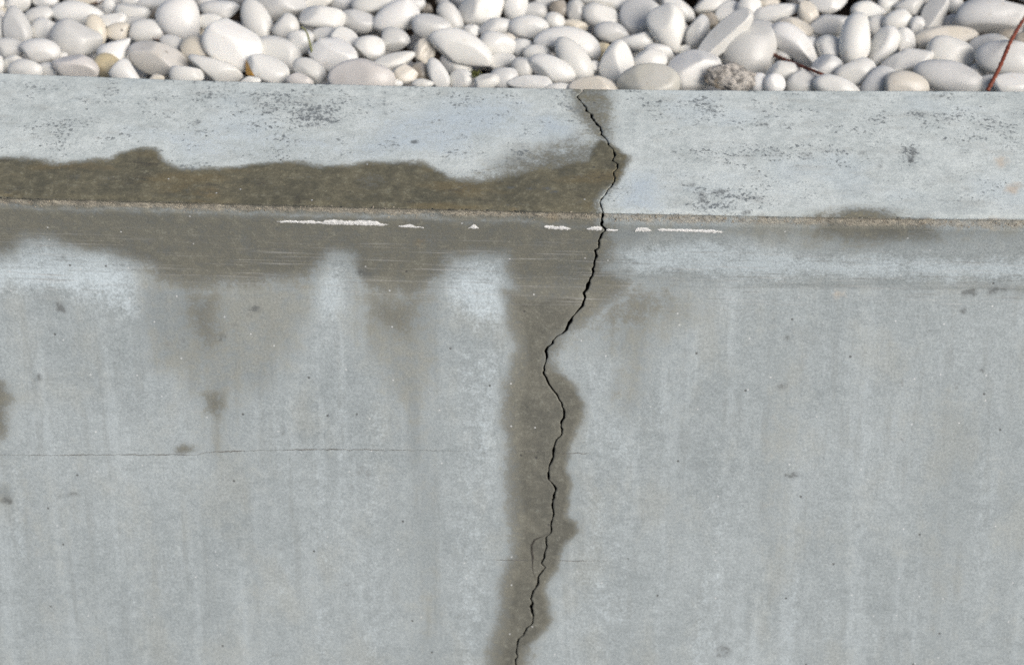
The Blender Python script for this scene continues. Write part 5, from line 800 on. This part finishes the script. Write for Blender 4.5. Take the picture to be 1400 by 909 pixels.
X0 = 0.075
def columns(xmin, side):
    """offsets from the crack edge, growing with distance"""
    d = [0.0, 0.0006]
    st = 0.0007
    while d[-1] < xmin:
        st = min(st * 1.12, 0.0021)
        d.append(d[-1] + st)
    for e in (0.05, 0.15, 0.4, 1.0, 2.2):
        d.append(xmin + e)
    return np.array(d)
DL = columns(0.72, -1); DR = columns(0.57, 1)

def grid_mesh(name, svals, tops=None):
    """one continuous sheet: left of the crack, down into it, across, out again, right of it"""
    svals = np.asarray(svals)
    xc = crack_x(svals); w = crack_w(svals)
    xl, xr = xc - w / 2, xc + w / 2
    def fall(d): 
        q = np.clip(d / 0.32, 0, 1); return 1 - q * q * (3 - 2 * q)
    ol, orr = DL[::-1], DR
    base_l, base_r = X0 - ol, X0 + orr
    XLm = base_l[None, :] + (xl - X0)[:, None] * fall(ol)[None, :]
    XRm = base_r[None, :] + (xr - X0)[:, None] * fall(orr)[None, :]
    nl, nr = XLm.shape[1], XRm.shape[1]
    X = np.concatenate([XLm, xl[:, None] + w[:, None] * 0.04, xl[:, None] + w[:, None] * 0.25, xr[:, None] - w[:, None] * 0.25, xr[:, None] - w[:, None] * 0.04, XRm], 1)
    S = np.repeat(svals[:, None], X.shape[1], 1)
    if tops is not None:                      # stretch the top rows to the back edge curve
        wid = curve_y(INNER, X) - curve_y(OUTER, X)
        S = np.where(S < 0, S / tops * wid, S)
    p, inw = surface(X.ravel(), S.ravel())
    p = p.reshape(*X.shape, 3); inw = inw.reshape(*X.shape, 3)
    # crack depth, slightly broken lips
    dep = np.zeros(X.shape)
    dep[:, nl + 1] = dep[:, nl + 2] = 0.055
    dep[:, nl] = dep[:, nl + 3] = 0.0022
    for j, q in ((nl - 1, 0.0005), (nl + 4, 0.0005), (nl - 2, 0.0001), (nl + 5, 0.0001)):
        dep[:, j] = q * (1.0 + 0.8 * vnoise(svals * 180, svals * 0, 30 + j % 3))
    p = p + inw * dep[..., None]
    R, C = X.shape
    idx = np.arange(R * C).reshape(R, C)
    q = np.stack([idx[:-1, :-1], idx[1:, :-1], idx[1:, 1:], idx[:-1, 1:]], -1).reshape(-1, 4)
    return X, S, p, q, nl

def finish(name, X, S, verts, quads, parent, nl):
    me = bpy.data.meshes.new(name)
    V = verts.reshape(-1, 3)
    nv = len(V)
    me.vertices.add(nv); me.vertices.foreach_set('co', V.astype(np.float32).ravel())
    me.loops.add(quads.size); me.loops.foreach_set('vertex_index', quads.astype(np.int32).ravel())
    me.polygons.add(len(quads))
    me.polygons.foreach_set('loop_start', np.arange(0, quads.size, 4, dtype=np.int32))
    me.polygons.foreach_set('use_smooth', np.ones(len(quads), bool))
    me.update(calc_edges=True)
    x, s = X.ravel(), S.ravel()
    uvl = me.uv_layers.new(name='wall')
    uv = np.stack([x, s], -1)[quads.ravel()]
    uvl.data.foreach_set('uv', uv.astype(np.float32).ravel())
    F = {k: np.zeros(nv) for k in ('wet', 'damp', 'pale', 'speck', 'dark', 'rust')}
    wx = vnoise(x * 24, s * 24, 70) * 0.0040 + vnoise(x * 70, s * 70, 71) * 0.0022 + vnoise(x * 190, s * 190, 72) * 0.0010
    ws = vnoise(x * 24, s * 24, 73) * 0.0040 + vnoise(x * 70, s * 70, 74) * 0.0022 + vnoise(x * 190, s * 190, 75) * 0.0010
    for kind, soft, k, pts in STAINS:
        F[kind] = np.maximum(F[kind], k * poly_field(x + wx, s + ws, soft, pts))
    F['sand'] = np.exp(-((s - 0.0050) / (0.0046 + 0.0026 * np.clip((x - 0.05) / 0.1, 0, 1) + 0.0012 * vnoise(x * 14, s * 0, 61))) ** 2)
    F['top'] = np.clip(0.5 - s / 0.004, 0, 1)
    F['lip'] = np.clip((s - 0.025) / 0.03, 0, 1) * np.clip((0.125 - s) / 0.03, 0, 1) * np.clip(0.75 + 0.5 * vnoise(x * 6, s * 20, 63), 0, 1)
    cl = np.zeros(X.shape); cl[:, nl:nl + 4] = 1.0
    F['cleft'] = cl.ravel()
    for k, v in F.items():
        a = me.attributes.new(k, 'FLOAT', 'POINT'); a.data.foreach_set('value', v.astype(np.float32))
    me.validate()
    return link(name, me, M_CONC, parent)

wall = bpy.data.objects.new('planter_wall', None)
COL.objects.link(wall)
wall.location = (0, 0, 0)
tag(wall, 'grey concrete planter wall split by a jagged crack, with wet brown stains', 'wall', kind='thing')

TOPW = 0.212
top_rows = np.concatenate([[-TOPW * 1.0], -np.linspace(TOPW - 0.0012, 0.008, 138), -np.linspace(0.0072, 0.0004, 12)])
lip_rows = np.concatenate([np.linspace(0.0004, 0.014, 22), np.arange(0.0150, 0.0800, 0.0014), np.linspace(0.0802, 0.0905, 16)])
face_rows = np.concatenate([np.linspace(0.0905, 0.66, 390), np.linspace(0.664, 0.925, 50)])

# coping: top, front lip, and its back going down behind the pebbles
X, S, p, q, nl = grid_mesh('coping', np.concatenate([top_rows, lip_rows]), TOPW)
R, C = X.shape
first = p[0]
b1 = first + np.array([0, 0.0016, -0.0022]); b2 = first + np.array([0, 0.002, -0.06]); b3 = first + np.array([0, 0.002, -0.30])
b1[nl:nl + 4] = first[nl:nl + 4]
back = np.stack([b3, b2, b1])
P2 = np.concatenate([back, p], 0)
X2 = np.concatenate([np.repeat(X[:1], 3, 0), X], 0)
S2 = np.concatenate([S[:1] + np.array([[-0.30], [-0.06], [-0.002]]), S], 0)
idx = np.arange((R + 3) * C).reshape(R + 3, C)
q2 = np.stack([idx[:-1, :-1], idx[1:, :-1], idx[1:, 1:], idx[:-1, 1:]], -1).reshape(-1, 4)
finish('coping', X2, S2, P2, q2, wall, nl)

X, S, p, q, nl = grid_mesh('wall_face', face_rows)
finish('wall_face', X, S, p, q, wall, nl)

# hairline cracks in the face
def ribbon(pts, width):
    pts = np.array(pts); t = [0.0]
    for a, b in zip(pts, pts[1:]): t.append(t[-1] + float(np.hypot(*(b - a))))
    n = max(8, int(t[-1] / 0.003))
    tt = np.linspace(0, t[-1], n)
    x = np.interp(tt, t, pts[:, 0]) + RNG.normal(0, 0.00025, n); s = np.interp(tt, t, pts[:, 1]) + RNG.normal(0, 0.00035, n)
    dx, ds = np.gradient(x), np.gradient(s); L = np.hypot(dx, ds) + 1e-9
    w = width * np.clip(0.62 + 0.75 * vnoise(tt * 90, tt * 0, 44), 0.22, 1.1) * np.clip(np.minimum(tt, t[-1] - tt) / (0.25 * t[-1]), 0.15, 1)
    nx, ns = -ds / L, dx / L
    vs = []
    for k, out in ((-0.5, 0.00002), (0.0, 0.0003), (0.5, 0.00002)):
        pp, inw = surface(x + nx * w * k, s + ns * w * k); vs.append(pp - inw * out)
    V = np.stack(vs, 1).reshape(-1, 3)
    F = []
    for i in range(n - 1):
        for k in (0, 1): F.append((3 * i + k, 3 * i + k + 1, 3 * i + k + 4, 3 * i + k + 3))
    return V, F
for w, pts in HAIRLINES:
    V, F = ribbon(pts, w * 0.0008)
    me = bpy.data.meshes.new('hairline_crack'); me.from_pydata(V.tolist(), [], F)
    link('hairline_crack', me, M_BRANCH if w > 2 else M_HAIR, wall)

# crusts of white paint left under the arris
for pts in FLAKES:
    P = np.array(pts); out = []
    P[:, 1] = P[:, 1].max() + (P[:, 1] - P[:, 1].max()) * 0.74
    for a, b in zip(P, np.roll(P, -1, 0)):
        n = max(2, int(np.hypot(*(b - a)) / 0.0012))
        for k in range(n):
            out.append(a + (b - a) * k / n + RNG.normal(0, 0.00032, 2))
    out = np.array(out); c = out.mean(0); n = len(out)
    # keep the middle line inside long flakes
    inner = out.copy(); inner[:, 1] = c[1] + (out[:, 1] - c[1]) * 0.45; inner[:, 0] = c[0] + (out[:, 0] - c[0]) * 0.96
    core = out.copy(); core[:, 1] = c[1]; core[:, 0] = c[0] + (out[:, 0] - c[0]) * 0.9
    rings = []
    for ring, h in ((out, -0.0010), (out, 0.0003), (inner, 0.0006), (core, 0.0007)):
        pp, inw = surface(ring[:, 0], ring[:, 1])
        hh = h + (RNG.normal(0, 0.00012, n) if h > 0 else 0)
        rings.append(pp - np.array([0, 1.0, 0]) * np.reshape(hh, (-1, 1)) if False else pp + np.array([0, -1.0, 0.15]) * np.reshape(hh * np.ones(n), (-1, 1)))
    V = np.concatenate(rings); F = []
    for r in range(3):
        for i in range(n):
            j = (i + 1) % n
            F.append((r * n + i, r * n + j, (r + 1) * n + j, (r + 1) * n + i))
    me = bpy.data.meshes.new('paint_flake'); me.from_pydata(V.tolist(), [], F)
    bm = bmesh.new(); bm.from_mesh(me); bmesh.ops.remove_doubles(bm, verts=bm.verts, dist=1e-6); bmesh.ops.recalc_face_normals(bm, faces=bm.faces); bm.to_mesh(me); bm.free()
    link('paint_flake', me, M_FLAKE, wall)

# sand grains standing out of the washed arris
def ico(sub):
    bm = bmesh.new(); bmesh.ops.create_icosphere(bm, subdivisions=sub, radius=1.0)
    V = np.array([v.co[:] for v in bm.verts]); F = np.array([[v.index for v in f.verts] for f in bm.faces]); bm.free()
    return V, F
IV1, IF1 = ico(1)
NG = 1900
gx = RNG.uniform(-0.72, 0.72, NG); gs = RNG.normal(0.0050, 0.0027, NG)
keep = np.abs(gx - crack_x(gs)) > 0.004
keep &= RNG.uniform(0, 1, NG) < np.where(gx < -0.35, 0.3, 0.75 + 0.5 * vnoise(gx * 16, gx * 0, 60))
gx, gs = gx[keep], gs[keep]
pp, inw = surface(gx, gs)
gr = RNG.uniform(0.0003, 0.0009, len(gx)) * np.where(RNG.uniform(0, 1, len(gx)) < 0.06, 1.5, 1)
VV = []; FF = []
for i in range(len(gx)):
    v = IV1 * gr[i] * RNG.uniform(0.6, 1.25, 3) * RNG.uniform(0.8, 1.2, (len(IV1), 1))
    VV.append(v + pp[i] + inw[i] * gr[i] * 0.25); FF.append(IF1 + i * len(IV1))
me = bpy.data.meshes.new('sand_grains'); me.from_pydata(np.concatenate(VV).tolist(), [], np.concatenate(FF).tolist())
tag(link('sand_grains', me, M_GRAIN, wall), 'exposed sand along the washed out front edge', kind='stuff')

# ------------------------------------------------------------------ ground and soil
def sheet(name, x0, x1, y0, y1, z, mat):
    me = bpy.data.meshes.new(name)
    me.from_pydata([(x0, y0, z), (x1, y0, z), (x1, y1, z), (x0, y1, z)], [], [(0, 1, 2, 3)])
    return tag(link(name, me, mat), kind='structure')
sheet('ground', -150, 150, -150, 150, 0.0, M_PAVE)
NXS, NYS = 120, 60
sx = np.linspace(-1.4, 1.4, NXS); sy = np.linspace(0.19, 1.6, NYS)
SX, SY = np.meshgrid(sx, sy)
SZ = Z_TOP - 0.082 + vnoise(SX * 12, SY * 12, 50) * 0.007 + vnoise(SX * 50, SY * 50, 51) * 0.004
gi = np.arange(NXS * NYS).reshape(NYS, NXS)
me = bpy.data.meshes.new('soil')
me.from_pydata(np.stack([SX, SY, SZ], -1).reshape(-1, 3).tolist(), [], np.stack([gi[:-1, :-1], gi[:-1, 1:], gi[1:, 1:], gi[1:, :-1]], -1).reshape(-1, 4).tolist())
for pl in me.polygons: pl.use_smooth = True
tag(link('soil', me, M_SOIL), kind='structure')
sheet('planting_bed', -40, 40, 0.19, 60, Z_TOP - 0.105, M_SOIL)

# ------------------------------------------------------------------ pebbles
IV3, IF3 = ico(4)
IV2, IF2 = ico(2)
def fbm3(v, seed, f):
    """smooth pseudo noise on the sphere from a few random waves"""
    r = np.random.default_rng(seed)
    out = np.zeros(len(v))
    for k in range(7):
        d = r.normal(0, 1, 3); d /= np.linalg.norm(d)
        out += np.sin(v @ d * f * r.uniform(0.6, 1.6) + r.uniform(0, 6.28)) / 7
    return out * 1.6

TONES = {'w': (.735, .735, .70), 'b': (.79, .79, .765), 'g': (.615, .62, .60), 'c': (.67, .625, .53), 'p': (.66, .635, .605),
         'y': (.60, .52, .34), 'd': (.33, .295, .24), 'k': (.53, .52, .45), 's': (.58, .565, .53), 'r': (.33, .31, .27)}

def pebble_shape(v, shape, seed):
    r = np.random.default_rng(seed)
    v = v.copy()
    if shape == 'box':
        v = np.sign(v) * np.abs(v) ** 0.78; v /= np.abs(v).max(0)
    pw = r.uniform(0.90, 1.0)
    v = np.sign(v) * np.abs(v) ** pw
    planes = []
    for k in range(4):
        d = r.normal(0, 1, 3); d /= np.linalg.norm(d); planes.append((d, r.uniform(0.55, 0.86), 0.72))
    if shape == 'ridge':
        planes += [(np.array((-0.25, 0.82, 0.52)), 0.50, 0.8), (np.array((0.15, -0.40, 0.90)), 0.66, 0.7)]
    if shape == 'slab':
        planes += [(np.array((0.0, 0.62, 0.78)), 0.34, 0.93), (np.array((0.0, -0.75, 0.66)), 0.55, 0.8)]
    if shape == 'dome':
        planes += [(np.array((0.0, 0.55, 0.83)), 0.60, 0.75)]
    for d, h, k in planes:
        d = d / np.linalg.norm(d)
        e = v @ d - h
        soft = np.where(e > 0, e * k * (1 - np.exp(-np.maximum(e, 0) * 14)), 0)
        v -= soft[:, None] * d
    t = {'egg': 0.34, 'eggb': -0.30}.get(shape, r.uniform(-0.16, 0.16))
    v[:, 1:] *= (1 - t * v[:, :1])
    if shape == 'bean':
        v[:, 1] += 0.30 * (0.45 - v[:, 0] ** 2)
    if shape == 'heart':
        v[:, 1] *= np.where(v[:, 0] > 0, 1.08, 0.92); v[:, 1] += 0.18 * v[:, 0] ** 2 * np.sign(v[:, 0])
    amp = {'lump': 0.20, 'rough': 0.20}.get(shape, 0.035)
    v *= (1 + amp * fbm3(v, seed + 1, 3.2 if amp < 0.1 else 5.0))[:, None]
    if shape in ('rough', 'lump'):
        v *= (1 + (0.09 if shape == 'rough' else 0.03) * fbm3(v, seed + 2, 15))[:, None]
        if shape == 'rough': v *= (1 + 0.05 * fbm3(v, seed + 3, 34))[:, None]
    if amp < 0.1:                                  # keep the measured outline
        v[:, 0] /= (v[:, 0].max() - v[:, 0].min()) / 2; v[:, 1] /= (v[:, 1].max() - v[:, 1].min()) / 2
        v[:, 0] -= (v[:, 0].max() + v[:, 0].min()) / 2; v[:, 1] -= (v[:, 1].max() + v[:, 1].min()) / 2
    return v

def mesh_from(name, V, F, smooth=True):
    me = bpy.data.meshes.new(name)
    me.vertices.add(len(V)); me.vertices.foreach_set('co', V.astype(np.float32).ravel())
    me.loops.add(F.size); me.loops.foreach_set('vertex_index', F.astype(np.int32).ravel())
    me.polygons.add(len(F)); me.polygons.foreach_set('loop_start', np.arange(0, F.size, F.shape[1], dtype=np.int32))
    me.polygons.foreach_set('use_smooth', np.full(len(F), smooth))
    me.update(calc_edges=True)
    return me

IV3h, IF3h = ico(5)
for n, (x, y, z, a, b, c, rx, ry, rz, tone, shape, label) in enumerate(PEBBLES):
    stone = shape == 'rough'
    v = pebble_shape(IV3h if stone else IV3, shape, 100 + n) * np.array([a, b, c])
    me = mesh_from('pebble', v, IF3h if stone else IF3)
    kind = 'rough' if stone else 'spots' if tone == 's' else shape if shape in ('yel', 'dot') else ''
    o = link('gravel_stone' if stone else 'pebble', me, M_PEB[kind])
    o.location = (x, y, z)
    o.rotation_euler = (math.radians(rx), math.radians(ry), math.radians(rz))
    t = np.array(TONES[tone]) * RNG.uniform(0.90, 1.06)
    t = t * np.array([1.0, 0.99, 0.96]) ** RNG.uniform(0, 0.9)
    o.color = (*np.clip(t, 0, 0.85), 1)
    tag(o, label, 'stone' if stone else 'pebble', None if stone else 'white pebbles behind the wall')

# pebbles hidden below and lying beyond the picture: one mass
VV = []; FF = []; k = 0
def drop(x, y, z):
    global k
    sc = random.uniform(0.013, 0.025) * np.array([1, random.uniform(.6, .9), random.uniform(.5, .75)])
    v = pebble_shape(IV2, '', 5000 + k) * sc
    M = np.array(Euler((random.uniform(-.7, .7), random.uniform(-.7, .7), random.uniform(0, 6.28))).to_matrix())
    VV.append(v @ M.T + np.array([x, y, z])); FF.append(IF2 + k * len(IV2)); k += 1
y = 0.238
row = 0
while y < 1.25:
    x = -1.25 + 0.02 * (row % 2)
    while x < 1.25:
        inside = abs(x) < 0.60 + 0.1 * (y - 0.23) and y < 0.475
        jx, jy = random.uniform(-.012, .012), random.uniform(-.012, .012)
        if inside:
            drop(x + jx, y + max(jy, 0), Z_TOP - 0.074 + random.uniform(-.006, .004))
        else:
            drop(x + jx, y + jy, Z_TOP - 0.038 + random.uniform(-.012, .01))
            drop(x + 0.02 + jy, y + 0.017 + jx, Z_TOP - 0.054)
        x += 0.040
    y += 0.034; row += 1
bed = link('pebble_bed', mesh_from('pebble_bed', np.concatenate(VV), np.concatenate(FF)), M_PEB[''])
bed.color = (.67, .665, .64, 1)
tag(bed, 'mass of white pebbles under and beyond the ones in front', 'pebbles', kind='stuff')

# ------------------------------------------------------------------ litter between the pebbles
def tube(name, pts, r0, r1, mat, label, cat, bumps=0.0):
    P = np.array(pts); t = np.linspace(0, len(P) - 1, 60)
    # smooth path
    path = np.stack([np.interp(t, np.arange(len(P)), P[:, i]) for i in range(3)], -1)
    for _ in range(6): path[1:-1] = (path[:-2] + path[1:-1] * 2 + path[2:]) / 4
    n = 9; V = []; F = []
    for i, p in enumerate(path):
        d = path[min(i + 1, 59)] - path[max(i - 1, 0)]; d /= np.linalg.norm(d)
        u = np.cross(d, (0, 0, 1)); u /= np.linalg.norm(u); w = np.cross(u, d)
        r = r0 + (r1 - r0) * i / 59
        r *= 1 + bumps * math.sin(i * 1.7) * 0.5 + bumps * random.uniform(-.5, .5)
        for k in range(n):
            a = 2 * math.pi * k / n
            V.append(p + (u * math.cos(a) + w * math.sin(a) * 0.8) * r)
    for i in range(59):
        for k in range(n): F.append((i * n + k, i * n + (k + 1) % n, (i + 1) * n + (k + 1) % n, (i + 1) * n + k))
    c0 = len(V); V += [path[0], path[-1]]
    V = np.array(V); me = bpy.data.meshes.new(name)
    F += [(c0, (k + 1) % n, k) for k in range(n)] + [(c0 + 1, 59 * n + k, 59 * n + (k + 1) % n) for k in range(n)]
    me.from_pydata(V.tolist(), [], F)
    for pl in me.polygons: pl.use_smooth = True
    return tag(link(name, me, mat), label, cat)
tube('dry_needle', RED_NEEDLE, 0.0023, 0.0019, M_RED, 'reddish brown dry needle leaning across the pebbles at the right edge', 'twig', 0.25)
tube('dry_needle', DARK_NEEDLE, 0.0024, 0.0016, M_DARKN, 'dark brown dry needle lying low between pebbles, right of the rough grey stone', 'twig', 0.3)
tube('grass_stem', GREEN_STEM, 0.0013, 0.0009, M_GREEN, 'thin green grass stem sticking up between the pebbles at the left', 'grass stem', 0.1)

LEAF_LABELS = ['brown curled leaf bit stuck under the pebbles left of the large dirt spotted pebble', 'brown leaf bit between pebbles at the upper left, right of the long oval',
               'brown leaf bit in the gap at the top left corner', 'red brown leaf bit near the top edge above the crack',
               'brown leaf bit beside the lumpy cream stone']
for (x, y, z), lab in zip(LEAF_BITS, LEAF_LABELS):
    r = random.uniform(0.008, 0.013); V = []; F = []
    nu, nv = 9, 5
    tw = random.uniform(0, 6.28)
    for side in (0, 1):
        for i in range(nu):
            for j in range(nv):
                u = i / (nu - 1) * 2 - 1; w = (j / (nv - 1) * 2 - 1) * math.sqrt(max(0, 1 - u * u)) * 0.55
                hx, hy = u * r, w * r
                hz = 0.5 * r * u * u + 0.8 * r * w * w + random.uniform(-.0003, .0003) - side * 0.0006
                V.append((x + hx * math.cos(tw) - hy * math.sin(tw), y + hx * math.sin(tw) + hy * math.cos(tw), z + hz + 0.004))
    for side in (0, 1):
        o_ = side * nu * nv
        for i in range(nu - 1):
            for j in range(nv - 1):
                f = (o_ + i * nv + j, o_ + (i + 1) * nv + j, o_ + (i + 1) * nv + j + 1, o_ + i * nv + j + 1)
                F.append(f if side == 0 else f[::-1])
    me = bpy.data.meshes.new('leaf_fragment'); me.from_pydata(V, [], F)
    tag(link('leaf_fragment', me, M_LEAF), lab, 'leaf', 'dead leaf bits between the pebbles')

# tuft of moss
VV = []; FF = []
for i in range(140):
    h = random.uniform(.002, .006); a = random.uniform(0, 6.28); r = random.uniform(0, .007)
    b = np.array([MOSS[0] + r * math.cos(a), MOSS[1] + r * math.sin(a), MOSS[2] - 0.002])
    l = np.array([random.uniform(-.002, .002), random.uniform(-.002, .002), h]); w = np.array([math.cos(a * 3), math.sin(a * 3), 0]) * 0.0006
    VV += [b - w, b + w, b + l + w * .2, b + l - w * .2]; FF.append([4 * i, 4 * i + 1, 4 * i + 2, 4 * i + 3])
me = bpy.data.meshes.new('moss'); me.from_pydata([tuple(v) for v in VV], [], FF)
tag(link('moss', me, M_MOSS), 'small yellow green moss tuft between the pebbles left of the crack', 'moss', kind='stuff')
